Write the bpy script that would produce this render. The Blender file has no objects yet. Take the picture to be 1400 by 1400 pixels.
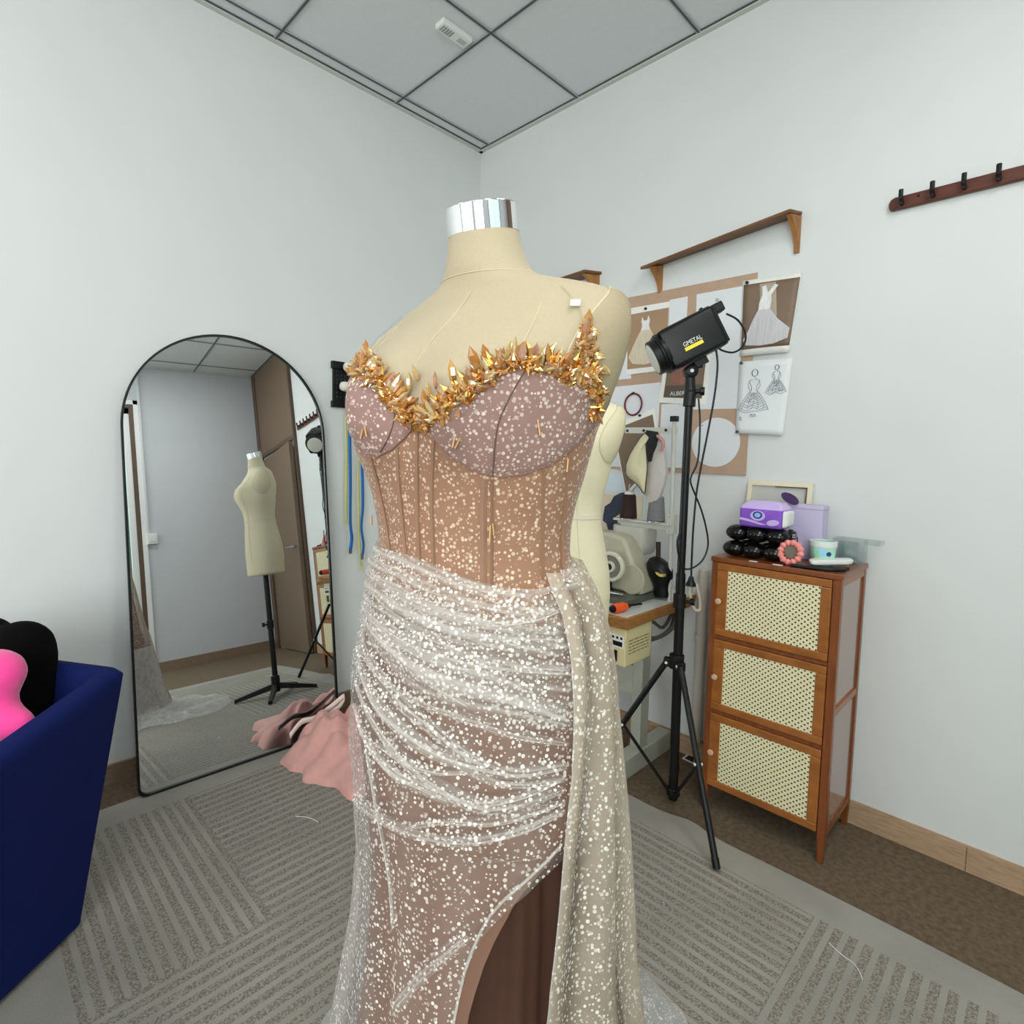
import bpy, bmesh, math, random
import numpy as np
from mathutils import Vector, Matrix
from mathutils.bvhtree import BVHTree
random.seed(7); rng = np.random.default_rng(7)
SC = bpy.context.scene
COL = SC.collection
# ---------------------------------------------------------------- camera
FPX, PITCH, AZ, ROLL, CX, CY, CH = 770.03, 0.0717, 0.7986, 0.0214, 666.4, 675.6, 1.2676
XR, YL, ZC, YB, XW = 2.2625, 2.432, 2.9734, -1.48, -4.4
fh = Vector((math.cos(AZ), math.sin(AZ), 0)); rt = Vector((math.sin(AZ), -math.cos(AZ), 0)); upv = Vector((0, 0, 1))
FW = fh*math.cos(PITCH) - upv*math.sin(PITCH); U0 = fh*math.sin(PITCH) + upv*math.cos(PITCH)
RT = rt*math.cos(ROLL) + U0*math.sin(ROLL); UP = -rt*math.sin(ROLL) + U0*math.cos(ROLL)
CO = Vector((0, 0, CH))
cam = bpy.data.cameras.new('camera'); camo = bpy.data.objects.new('camera', cam); COL.objects.link(camo)
camo.matrix_world = Matrix(((RT.x, UP.x, -FW.x, 0), (RT.y, UP.y, -FW.y, 0), (RT.z, UP.z, -FW.z, CH), (0, 0, 0, 1)))
cam.sensor_width = 36; cam.lens = FPX/1400*36; cam.shift_x = (700-CX)/1400; cam.shift_y = (CY-700)/1400
cam.clip_start = 0.02
SC.camera = camo
# ---------------------------------------------------------------- world, lights, exposure
SC.view_settings.view_transform = 'Standard'; SC.view_settings.look = 'None'
SC.view_settings.gamma = 1.0; SC.view_settings.use_curve_mapping = False
SC.view_settings.exposure = 0.02
SC.cycles.transparent_max_bounces = 24
SC.cycles.max_bounces = 10; SC.cycles.diffuse_bounces = 7
SC.cycles.caustics_reflective = False; SC.cycles.caustics_refractive = False
W = bpy.data.worlds.new('sky'); SC.world = W; W.use_nodes = True
wn = W.node_tree.nodes; wl = W.node_tree.links
sky = wn.new('ShaderNodeTexSky'); sky.sky_type = 'HOSEK_WILKIE'; sky.turbidity = 4; sky.sun_direction = (0.3, -0.4, 0.8)
wn['Background'].inputs['Strength'].default_value = 0.55
wl.new(sky.outputs[0], wn['Background'].inputs['Color'])

def area(name, loc, target, sx, sy, power, col=(1, 1, 1)):
    l = bpy.data.lights.new(name, 'AREA'); l.shape = 'RECTANGLE'; l.size = sx; l.size_y = sy; l.energy = power; l.color = col
    o = bpy.data.objects.new(name, l); COL.objects.link(o); o.location = loc
    o.rotation_euler = (Vector(target)-Vector(loc)).to_track_quat('-Z', 'Y').to_euler()
    return o
area('daylight_side_window', (XW-0.12, 0.5, 1.65), (0, 0.5, 1.6), 3.0, 2.1, 75, (1.0, 1.0, 0.99))
area('daylight_back_window', (-2.3, YB-0.14, 1.75), (-2.2, 0.5, 1.75), 2.3, 1.75, 152, (1.0, 1.0, 0.99))  # added daylight behind an invented window, brightens the left wall
area('daylight_glazed_door', (0.35, YB-0.14, 1.32), (0.5, 0.5, 1.1), 1.2, 2.2, 16, (0.97, 1.0, 0.99))
FILL_PANELS = [(1.063, -0.343, 13), (-0.137, -0.943, 12), (-1.337, 1.457, 6)]  # added ceiling lamps, unseen, placed to even out the room light
for (px_, py_, pw_) in FILL_PANELS:
    area('ceiling_panel_lamp', (px_, py_, ZC-0.03), (px_, py_, 0), 0.56, 0.56, pw_, (1.0, 0.985, 0.965))

# ---------------------------------------------------------------- helpers
def ray(x, y): return FW*FPX + RT*(x-CX) - UP*(y-CY)
def atz(x, y, z): d = ray(x, y); return CO + d*((z-CH)/d.z)
def atX(x, y, X): d = ray(x, y); return CO + d*(X/d.x)
def atY(x, y, Y): d = ray(x, y); return CO + d*(Y/d.y)
def atD(x, y, D): d = ray(x, y); return CO + d*(D/d.dot(fh))
def lin(c):
    out = []
    for v in c:
        v = v/255.0
        out.append(v/12.92 if v <= 0.04045 else ((v+0.055)/1.055)**2.4)
    return (*out, 1.0)

class MB:
    """collects shapes in world coordinates; build() links ONE mesh object"""
    def __init__(s): s.v = []; s.f = []; s.mi = []; s.cur = 0; s.dens = []
    def add(s, vs, fs):
        n = len(s.v); s.v += [Vector(v) for v in vs]; s.f += [tuple(i+n for i in f) for f in fs]; s.mi += [s.cur]*len(fs)
    def obox(s, c, ax, d):
        c = Vector(c); a, b, e = [Vector(q)*(w/2) for q, w in zip(ax, d)]
        vs = [c+a*i+b*j+e*k for i in (-1, 1) for j in (-1, 1) for k in (-1, 1)]
        s.add(vs, [(0, 1, 3, 2), (4, 6, 7, 5), (0, 4, 5, 1), (2, 3, 7, 6), (0, 2, 6, 4), (1, 5, 7, 3)])
    def box(s, x0, x1, y0, y1, z0, z1):
        s.obox(((x0+x1)/2, (y0+y1)/2, (z0+z1)/2), ((1, 0, 0), (0, 1, 0), (0, 0, 1)), (x1-x0, y1-y0, z1-z0))
    def hexa(s, v8):
        s.add(v8, [(3, 2, 1, 0), (4, 5, 6, 7), (0, 1, 5, 4), (1, 2, 6, 5), (2, 3, 7, 6), (3, 0, 4, 7)])
    def loft(s, rings, cap=True, closed=True):
        n = len(rings[0]); vs = [p for r in rings for p in r]; fs = []
        for i in range(len(rings)-1):
            for j in range(n if closed else n-1):
                k = (j+1) % n
                fs.append((i*n+j, i*n+k, (i+1)*n+k, (i+1)*n+j))
        if cap:
            fs.append(tuple(range(n-1, -1, -1))); fs.append(tuple((len(rings)-1)*n+j for j in range(n)))
        s.add(vs, fs)
    def cyl(s, p, q, r0, r1=None, n=14, cap=True):
        p = Vector(p); q = Vector(q); r1 = r0 if r1 is None else r1
        d = (q-p).normalized(); a = d.orthogonal().normalized(); b = d.cross(a)
        R = [[c+(a*math.cos(2*math.pi*i/n)+b*math.sin(2*math.pi*i/n))*r for i in range(n)] for c, r in ((p, r0), (q, r1))]
        s.loft(R, cap)
    def lathe(s, p, d, prof, n=28, cap=True):
        p = Vector(p); d = Vector(d).normalized(); a = d.orthogonal().normalized(); b = d.cross(a)
        s.loft([[p+d*h+(a*math.cos(2*math.pi*i/n)+b*math.sin(2*math.pi*i/n))*r for i in range(n)] for h, r in prof], cap)
    def tube(s, pts, r, n=8, smooth=3, cap=True):
        P = [Vector(p) for p in pts]
        if smooth: P = crm(P, smooth)
        rs = r if isinstance(r, (list, tuple)) else [r]*len(P)
        if len(rs) != len(P): rs = [rs[0]]*len(P)
        d0 = (P[1]-P[0]).normalized(); a = d0.orthogonal().normalized(); R = []
        for i, c in enumerate(P):
            d = (P[min(i+1, len(P)-1)]-P[max(i-1, 0)]).normalized()
            a = (a-d*a.dot(d)).normalized(); b = d.cross(a)
            R.append([c+(a*math.cos(2*math.pi*k/n)+b*math.sin(2*math.pi*k/n))*rs[i] for k in range(n)])
        s.loft(R, cap)
    def sphere(s, c, r, n=20, m=12, ax=((1, 0, 0), (0, 1, 0), (0, 0, 1))):
        c = Vector(c); r = r if isinstance(r, (list, tuple)) else (r, r, r); A = [Vector(q)*w for q, w in zip(ax, r)]
        R = []
        for i in range(m+1):
            t = math.pi*(0.003+0.994*i/m)
            R.append([c+A[0]*(math.sin(t)*math.cos(2*math.pi*k/n))+A[1]*(math.sin(t)*math.sin(2*math.pi*k/n))-A[2]*math.cos(t) for k in range(n)])
        s.loft(R, True)
    def prism(s, poly, d):
        n = len(poly); d = Vector(d); P = [Vector(p) for p in poly]; Q = [p+d for p in P]
        s.add(P+Q, [tuple(range(n-1, -1, -1)), tuple(range(n, 2*n))] + [(i, (i+1) % n, n+(i+1) % n, n+i) for i in range(n)])
    def grid(s, rows, flip=False, dens=None):
        if dens: s.dens += [float(d) for r in dens for d in r]
        m = len(rows); n = len(rows[0]); vs = [p for r in rows for p in r]; fs = []
        for i in range(m-1):
            for j in range(n-1):
                f = (i*n+j, i*n+j+1, (i+1)*n+j+1, (i+1)*n+j)
                fs.append(f[::-1] if flip else f)
        s.add(vs, fs)
    def build(s, name, mat, parent=None, smooth=True, bevel=0, angle=40, solid=0, sub=0):
        me = bpy.data.meshes.new(name)
        M = INV.get(parent.name, Matrix()) if parent is not None else Matrix()
        if KS != 1.0: s.v = [CO+(v-CO)*KS for v in s.v]
        me.from_pydata([tuple(M @ v) for v in s.v], [], s.f)
        if s.dens:
            at = me.attributes.new('dens', 'FLOAT', 'POINT'); at.data.foreach_set('value', s.dens)
        for m_ in (mat if isinstance(mat, (list, tuple)) else [mat]): me.materials.append(m_)
        if isinstance(mat, (list, tuple)):
            for p, i in zip(me.polygons, s.mi): p.material_index = i
        bm = bmesh.new(); bm.from_mesh(me); bmesh.ops.recalc_face_normals(bm, faces=bm.faces); bm.to_mesh(me); bm.free()
        if smooth:
            for p in me.polygons: p.use_smooth = True
            me.set_sharp_from_angle(angle=math.radians(angle))
        me.update()
        o = bpy.data.objects.new(name, me); COL.objects.link(o)
        if parent is not None: o.parent = parent; INV[o.name] = M
        if bevel:
            b = o.modifiers.new('bevel', 'BEVEL'); b.width = bevel; b.segments = 2; b.limit_method = 'ANGLE'; b.angle_limit = math.radians(35)
        if solid:
            b = o.modifiers.new('solid', 'SOLIDIFY'); b.thickness = solid; b.offset = 0
        if sub:
            b = o.modifiers.new('sub', 'SUBSURF'); b.levels = sub; b.render_levels = sub
        return o
INV = {}
KS = 1.0          # scale about the eye while a group is being placed along its sight lines
def crm(P, k):
    """Catmull-Rom resampling"""
    P = [Vector(p) for p in P]; out = []
    for i in range(len(P)-1):
        a, b, c, d = P[max(i-1, 0)], P[i], P[i+1], P[min(i+2, len(P)-1)]
        for j in range(k):
            t = j/k
            out.append(0.5*((2*b)+(c-a)*t+(2*a-5*b+4*c-d)*t*t+(3*b-a-3*c+d)*t**3))
    out.append(P[-1]); return out
def thing(name, label, cat, loc=(0, 0, 0), rz=0, group=None):
    if KS != 1.0: loc = tuple(CO+(Vector(loc)-CO)*KS)
    o = bpy.data.objects.new(name, None); COL.objects.link(o); o.location = loc; o.rotation_euler = (0, 0, rz)
    o.empty_display_size = 0.05
    INV[o.name] = (Matrix.Translation(Vector(loc)) @ Matrix.Rotation(rz, 4, 'Z')).inverted()
    return tag(o, label, cat, group)
def tag(o, label, cat, group=None, kind=None):
    o['label'] = label; o['category'] = cat
    if group: o['group'] = group
    if kind: o['kind'] = kind
    return o
def structure(o): o['kind'] = 'structure'; return o
def text_mesh(name, body, size, origin, xa, ya, mat, parent, depth=0.0006, sx=1.0):
    cu = bpy.data.curves.new(name, 'FONT'); cu.body = body; cu.size = size; cu.extrude = depth; cu.align_x = 'LEFT'; cu.offset = 0.0
    t = bpy.data.objects.new(name, cu); COL.objects.link(t)
    dg = bpy.context.evaluated_depsgraph_get(); me = bpy.data.meshes.new_from_object(t.evaluated_get(dg))
    bpy.data.objects.remove(t)
    xa = Vector(xa).normalized(); ya = Vector(ya).normalized(); na = xa.cross(ya)
    M = INV[parent.name] if parent is not None else Matrix()
    O_ = Vector(origin)
    for v in me.vertices: v.co = M @ (O_ + xa*(v.co.x*sx) + ya*v.co.y + na*v.co.z)
    me.materials.clear(); me.materials.append(mat)
    o = bpy.data.objects.new(name, me); COL.objects.link(o); o.parent = parent
    return o

# ---------------------------------------------------------------- materials
def mat(name, col, rough=0.6, metal=0.0, noise=0.0, nscale=40, bump=0.0, bscale=120, trans=0.0, ior=1.45, sheen=0.0, coat=0.0, spec=0.5, stretch=None, sub=0.0):
    m = bpy.data.materials.new(name); m.use_nodes = True; N = m.node_tree.nodes; L = m.node_tree.links; B = N['Principled BSDF']
    c = lin(col); B.inputs['Base Color'].default_value = c; B.inputs['Roughness'].default_value = rough; B.inputs['Metallic'].default_value = metal
    B.inputs['Transmission Weight'].default_value = trans; B.inputs['IOR'].default_value = ior
    B.inputs['Sheen Weight'].default_value = sheen; B.inputs['Coat Weight'].default_value = coat; B.inputs['Specular IOR Level'].default_value = spec
    tc = None
    if noise or bump:
        tc = N.new('ShaderNodeTexCoord'); vec = tc.outputs['Object']
        if stretch:
            mp = N.new('ShaderNodeMapping'); mp.inputs['Scale'].default_value = stretch; L.new(vec, mp.inputs[0]); vec = mp.outputs[0]
    if noise:
        t = N.new('ShaderNodeTexNoise'); t.inputs['Scale'].default_value = nscale; t.inputs['Detail'].default_value = 4; L.new(vec, t.inputs['Vector'])
        r = N.new('ShaderNodeMix'); r.data_type = 'RGBA'; r.inputs['A'].default_value = tuple(v*(1-noise) for v in c[:3])+(1,)
        r.inputs['B'].default_value = tuple(min(1, v*(1+noise)) for v in c[:3])+(1,)
        mr = N.new('ShaderNodeMapRange'); mr.inputs['From Min'].default_value = 0.3; mr.inputs['From Max'].default_value = 0.7
        L.new(t.outputs['Fac'], mr.inputs['Value']); L.new(mr.outputs[0], r.inputs['Factor']); L.new(r.outputs['Result'], B.inputs['Base Color'])
    if bump:
        t = N.new('ShaderNodeTexNoise'); t.inputs['Scale'].default_value = bscale; t.inputs['Detail'].default_value = 3; L.new(vec, t.inputs['Vector'])
        b = N.new('ShaderNodeBump'); b.inputs['Strength'].default_value = bump; b.inputs['Distance'].default_value = 0.004
        L.new(t.outputs['Fac'], b.inputs['Height']); L.new(b.outputs[0], B.inputs['Normal'])
    return m
def math_node(N, L, op, a, b=None, c=None):
    n = N.new('ShaderNodeMath'); n.operation = op
    for i, q in enumerate((a, b, c)):
        if q is None: continue
        if isinstance(q, (int, float)): n.inputs[i].default_value = q
        else: L.new(q, n.inputs[i])
    return n.outputs[0]
M_WALL = mat('wall_paint', (222, 224, 224), 0.85, noise=0.015, nscale=3, bump=0.03, bscale=60)
M_WALLB = mat('back_wall_paint', (205, 209, 214), 0.85, noise=0.02, nscale=3)
M_WOODL = mat('baseboard_wood', (180, 150, 122), 0.5, noise=0.16, nscale=14, stretch=(1.5, 1.5, 14))
M_WOODL2 = mat('baseboard_wood_dark', (140, 118, 98), 0.5, noise=0.16, nscale=14, stretch=(1.5, 1.5, 14))
M_CARPET = mat('brown_carpet', (104, 88, 70), 0.95, noise=0.28, nscale=60, bump=0.5, bscale=220)
M_SHELF = mat('shelf_wood', (112, 74, 42), 0.45, noise=0.2, nscale=18, stretch=(4, 0.7, 4))
M_SHELF2 = mat('bracket_wood', (158, 108, 58), 0.45, noise=0.2, nscale=18, stretch=(3, 3, 0.8))
M_HOOKW = mat('red_brown_wood', (92, 46, 32), 0.4, noise=0.2, nscale=18, stretch=(4, 0.7, 4))
M_DOOR = mat('door_veneer', (118, 98, 80), 0.5, noise=0.08, nscale=10, stretch=(5, 5, 0.6))
M_DOORF = mat('door_frame_veneer', (92, 74, 60), 0.5, noise=0.08, nscale=10, stretch=(5, 5, 0.6))
M_BLACK = mat('black_plastic', (15, 15, 17), 0.4, spec=0.4)
M_BLACKM = mat('black_metal', (16, 16, 18), 0.4, spec=0.4)
M_CHROME = mat('chrome', (235, 236, 238), 0.06, metal=1.0)
M_STEEL = mat('steel', (190, 192, 195), 0.25, metal=0.9)
M_WHITE = mat('white_plastic', (232, 232, 230), 0.4)
M_PAPER = mat('paper', (226, 228, 232), 0.7)
M_PAPERW = mat('white_photo_paper', (240, 238, 232), 0.5)
M_KRAFT = mat('kraft_board', (186, 156, 134), 0.75, noise=0.04, nscale=30)
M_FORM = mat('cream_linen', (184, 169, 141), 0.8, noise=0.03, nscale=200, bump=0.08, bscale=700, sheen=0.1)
M_FORMD = mat('cream_linen_side', (170, 154, 126), 0.8, noise=0.03, nscale=200, bump=0.08, bscale=700)  # darker copy of the linen: arm plate shade put into the colour
M_SEAM = mat('seam_thread', (206, 194, 166), 0.9)
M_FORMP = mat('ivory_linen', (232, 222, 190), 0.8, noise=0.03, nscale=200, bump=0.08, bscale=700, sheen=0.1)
M_FORMPD = mat('ivory_linen_side', (224, 213, 180), 0.8, noise=0.03, nscale=200, bump=0.08, bscale=700)  # slightly darker ivory, plate shading painted in
M_NAVY = mat('navy_fabric', (17, 30, 88), 0.85, noise=0.1, nscale=300, bump=0.25, bscale=500, spec=0.15)
M_MIRROR = mat('mirror_silver', (236, 240, 240), 0.0, metal=1.0)
M_CABW = mat('cabinet_wood', (128, 70, 34), 0.35, noise=0.22, nscale=12, stretch=(6, 6, 0.8), coat=0.2)
M_CABW2 = mat('cabinet_door_wood', (156, 94, 42), 0.35, noise=0.2, nscale=12, stretch=(6, 1.5, 3), coat=0.2)
M_CABS = mat('cabinet_side_lacquer', (150, 118, 104), 0.16, noise=0.05, nscale=8, coat=0.6)
M_KNOB = mat('pale_knob', (205, 170, 140), 0.35)
M_TABLEW = mat('table_edge_wood', (176, 122, 66), 0.45, noise=0.2, nscale=16, stretch=(3, 3, 12))
M_TABLET = mat('table_laminate', (212, 215, 210), 0.35, noise=0.02, nscale=30)
M_MACH = mat('sewing_machine_enamel', (186, 181, 160), 0.35, noise=0.03, nscale=10)
M_LEG = mat('grey_green_enamel', (178, 180, 166), 0.5)
M_BOXC = mat('cream_control_box', (222, 208, 160), 0.5)
M_ORANGE = mat('orange_handle', (250, 96, 36), 0.35)
M_PINKF = mat('blush_fabric', (226, 168, 160), 0.9, noise=0.08, nscale=20, bump=0.5, bscale=45, sheen=0.3)
M_SATIN = mat('satin_ribbon', (236, 214, 206), 0.25)
M_HOTPINK = mat('hot_pink_plush', (255, 72, 158), 0.9, sheen=0.5, bump=0.2, bscale=300)
M_BLACKPL = mat('black_plush', (9, 8, 9), 0.95, spec=0.1, bump=0.2, bscale=300)
# dots, tulle, rug, rattan, ceiling
def dots(N, L, scale, rad, coord='Object'):
    """sequin dots: cells of random size and brightness"""
    tc = N.new('ShaderNodeTexCoord'); v = N.new('ShaderNodeTexVoronoi'); v.inputs['Scale'].default_value = scale; v.inputs['Randomness'].default_value = 0.9
    L.new(tc.outputs[coord], v.inputs['Vector']); sp = N.new('ShaderNodeSeparateColor'); L.new(v.outputs['Color'], sp.inputs[0])
    th = math_node(N, L, 'MULTIPLY_ADD', sp.outputs[0], rad*0.85, rad*0.42)
    d = math_node(N, L, 'LESS_THAN', v.outputs['Distance'], th)
    return math_node(N, L, 'MULTIPLY', d, math_node(N, L, 'MULTIPLY_ADD', sp.outputs[1], 0.7, 0.35)), v
def dotted(name, col, dotcol=(238, 226, 214), scale=205, rad=0.40, rough=0.75, noise=0.06):
    m = mat(name, col, rough, noise=noise, nscale=25, bump=0.1, bscale=500, sheen=0.15); N = m.node_tree.nodes; L = m.node_tree.links; B = N['Principled BSDF']
    d, v = dots(N, L, scale, rad)
    old = B.inputs['Base Color'].links[0].from_socket
    mx = N.new('ShaderNodeMix'); mx.data_type = 'RGBA'; L.new(d, mx.inputs['Factor']); L.new(old, mx.inputs['A']); mx.inputs['B'].default_value = lin(dotcol)
    L.new(mx.outputs['Result'], B.inputs['Base Color'])
    L.new(math_node(N, L, 'MULTIPLY_ADD', d, 0.28-rough, rough), B.inputs['Roughness'])
    return m
def tulle(name, col, alpha, dotcol=(246, 238, 230), scale=190, rad=0.37, mesh=0.12, dens=False):
    m = bpy.data.materials.new(name); m.use_nodes = True; N = m.node_tree.nodes; L = m.node_tree.links
    N.remove(N['Principled BSDF']); out = N['Material Output']
    df = N.new('ShaderNodeBsdfDiffuse'); df.inputs['Color'].default_value = lin(col)
    tl = N.new('ShaderNodeBsdfTranslucent'); tl.inputs['Color'].default_value = lin(col)
    a = N.new('ShaderNodeMixShader'); a.inputs[0].default_value = 0.35; L.new(df.outputs[0], a.inputs[1]); L.new(tl.outputs[0], a.inputs[2])
    tr = N.new('ShaderNodeBsdfTransparent')
    b = N.new('ShaderNodeMixShader'); L.new(tr.outputs[0], b.inputs[1]); L.new(a.outputs[0], b.inputs[2])
    tc = N.new('ShaderNodeTexCoord'); t = N.new('ShaderNodeTexNoise'); t.inputs['Scale'].default_value = 34; t.inputs['Detail'].default_value = 3; L.new(tc.outputs['Object'], t.inputs['Vector'])
    fac = math_node(N, L, 'MULTIPLY_ADD', t.outputs['Fac'], mesh*2, alpha-mesh)
    if dens:
        at = N.new('ShaderNodeAttribute'); at.attribute_name = 'dens'; fac = math_node(N, L, 'MULTIPLY', fac, at.outputs['Fac'])
    L.new(fac, b.inputs[0])
    pd = N.new('ShaderNodeBsdfPrincipled'); pd.inputs['Base Color'].default_value = lin(dotcol); pd.inputs['Roughness'].default_value = 0.25; pd.inputs['Metallic'].default_value = 0.15
    e = N.new('ShaderNodeMixShader'); d, v = dots(N, L, scale, rad); L.new(d, e.inputs[0]); L.new(b.outputs[0], e.inputs[1]); L.new(pd.outputs[0], e.inputs[2])
    L.new(e.outputs[0], out.inputs['Surface'])
    return m
M_CUP = dotted('mauve_dotted_tulle_over_cups', (150, 117, 110), (226, 204, 194))
M_BOD = dotted('nude_dotted_mesh', (154, 114, 90), (226, 200, 176))
M_LIN = mat('nude_lining', (128, 94, 78), 0.7, noise=0.06, nscale=20, bump=0.15, bscale=60)
M_LIN2 = mat('brown_inner_lining', (74, 45, 32), 0.7, noise=0.08, nscale=12, bump=0.2, bscale=30)  # brown cloth, darkened further for the sash's shade inside the slit
M_TUL = tulle('white_dotted_tulle', (230, 226, 222), 0.30, dens=True)
M_TULD = tulle('gathered_dotted_tulle', (230, 228, 225), 0.46, mesh=0.2)
M_SWAG = tulle('gathered_fold_tulle', (230, 225, 220), 0.72, mesh=0.2, dens=True)
M_TULS = tulle('draped_sash_tulle', (206, 190, 172), 0.80, mesh=0.14, dens=True)
M_TULT = tulle('train_tulle', (232, 232, 232), 0.55, mesh=0.2)
M_BONE = mat('boning_channel', (150, 114, 92), 0.7)
M_CSEAM = mat('cup_seam', (104, 78, 74), 0.8)
M_USEAM = mat('underbust_seam', (138, 104, 94), 0.8)
M_BEAD = mat('copper_bead', (196, 150, 104), 0.25, metal=0.5)
def glassy(name, col, trans=0.55, rough=0.06): return mat(name, col, rough, trans=trans, ior=1.6, metal=0.0, spec=0.8, coat=0.3)
M_CRY = [glassy('amber_crystal', (224, 150, 74), 0.45), glassy('pale_gold_crystal', (248, 210, 146), 0.5), mat('mirror_gold_crystal', (230, 174, 104), 0.13, metal=0.9), glassy('rose_crystal', (214, 156, 122), 0.45)]
M_CLEAR = bpy.data.materials.new('clear_film'); M_CLEAR.use_nodes = True
def clear_mat(m, fac, col, gl=(1, 1, 1), rough=0.08):
    N = m.node_tree.nodes; L = m.node_tree.links; N.remove(N['Principled BSDF'])
    tr = N.new('ShaderNodeBsdfTransparent'); tr.inputs[0].default_value = lin(col); g = N.new('ShaderNodeBsdfGlossy'); g.inputs['Roughness'].default_value = rough
    x = N.new('ShaderNodeMixShader'); x.inputs[0].default_value = fac; L.new(tr.outputs[0], x.inputs[1]); L.new(g.outputs[0], x.inputs[2]); L.new(x.outputs[0], N['Material Output'].inputs['Surface'])
clear_mat(M_CLEAR, 0.09, (250, 252, 252))
M_GLASS = bpy.data.materials.new('window_glass'); M_GLASS.use_nodes = True; clear_mat(M_GLASS, 0.06, (250, 253, 252), rough=0.01)
M_GLASSG = bpy.data.materials.new('greenish_glass'); M_GLASSG.use_nodes = True; clear_mat(M_GLASSG, 0.10, (226, 246, 238), rough=0.01)

# rug: plain border, blocks of stripes that run along or across
M_RUG = bpy.data.materials.new('striped_rug'); M_RUG.use_nodes = True
def rug_mat(m):
    N = m.node_tree.nodes; L = m.node_tree.links; B = N['Principled BSDF']; B.inputs['Roughness'].default_value = 0.95
    tc = N.new('ShaderNodeTexCoord'); sp = N.new('ShaderNodeSeparateXYZ'); L.new(tc.outputs['Object'], sp.inputs[0]); x, y = sp.outputs[0], sp.outputs[1]
    G = lambda v, t: math_node(N, L, 'GREATER_THAN', v, t)
    Lt = lambda v, t: math_node(N, L, 'LESS_THAN', v, t)
    A = lambda a, b: math_node(N, L, 'MULTIPLY', a, b)
    def stripe(v, per, off):
        w = math_node(N, L, 'FRACT', math_node(N, L, 'MULTIPLY_ADD', v, 1/per, off))
        return Lt(w, 0.60)
    sx = stripe(x, 0.0345, 0.0); sy = stripe(y, 0.0345, 0.25)
    r1 = A(Lt(x, 0.605), G(y, 1.42)); r2 = A(A(G(x, 1.12), Lt(x, 1.7)), A(G(y, 0.41), Lt(y, 1.42)))
    alongY = math_node(N, L, 'MAXIMUM', r1, r2)
    mix = N.new('ShaderNodeMix'); L.new(alongY, mix.inputs['Factor']); L.new(sy, mix.inputs['A']); L.new(sx, mix.inputs['B'])
    inside = A(A(G(x, 0.175), Lt(x, 1.695)), A(G(y, -0.05), Lt(y, 2.135)))
    st = A(mix.outputs['Result'], inside)
    n1 = N.new('ShaderNodeTexNoise'); n1.inputs['Scale'].default_value = 210; n1.inputs['Detail'].default_value = 3; L.new(tc.outputs['Object'], n1.inputs['Vector'])
    n2 = N.new('ShaderNodeTexNoise'); n2.inputs['Scale'].default_value = 5; L.new(tc.outputs['Object'], n2.inputs['Vector'])
    def two(a, b, n, lo, hi):
        mm = N.new('ShaderNodeMix'); mm.data_type = 'RGBA'; mm.inputs['A'].default_value = lin(a); mm.inputs['B'].default_value = lin(b)
        mr = N.new('ShaderNodeMapRange'); mr.inputs['From Min'].default_value = lo; mr.inputs['From Max'].default_value = hi; L.new(n.outputs['Fac'], mr.inputs['Value']); L.new(mr.outputs[0], mm.inputs['Factor'])
        return mm.outputs['Result']
    light = two((148, 144, 136), (160, 156, 148), n2, 0.35, 0.65); dark = two((108, 102, 93), (156, 149, 138), n1, 0.35, 0.62)
    c = N.new('ShaderNodeMix'); c.data_type = 'RGBA'; L.new(st, c.inputs['Factor']); L.new(light, c.inputs['A']); L.new(dark, c.inputs['B']); L.new(c.outputs['Result'], B.inputs['Base Color'])
    bp = N.new('ShaderNodeBump'); bp.inputs['Strength'].default_value = 0.5; bp.inputs['Distance'].default_value = 0.003
    L.new(math_node(N, L, 'MULTIPLY_ADD', n1.outputs['Fac'], 0.8, st), bp.inputs['Height']); L.new(bp.outputs[0], B.inputs['Normal'])
rug_mat(M_RUG)
# ceiling: grey tiles with a dark shadow gap
M_CEIL = mat('ceiling_tile', (222, 225, 227), 0.9, noise=0.02, nscale=60, bump=0.05, bscale=300)
M_GRID = mat('ceiling_bar', (172, 175, 178), 0.5)
M_GAP = mat('ceiling_gap', (82, 84, 88), 0.8)
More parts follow.
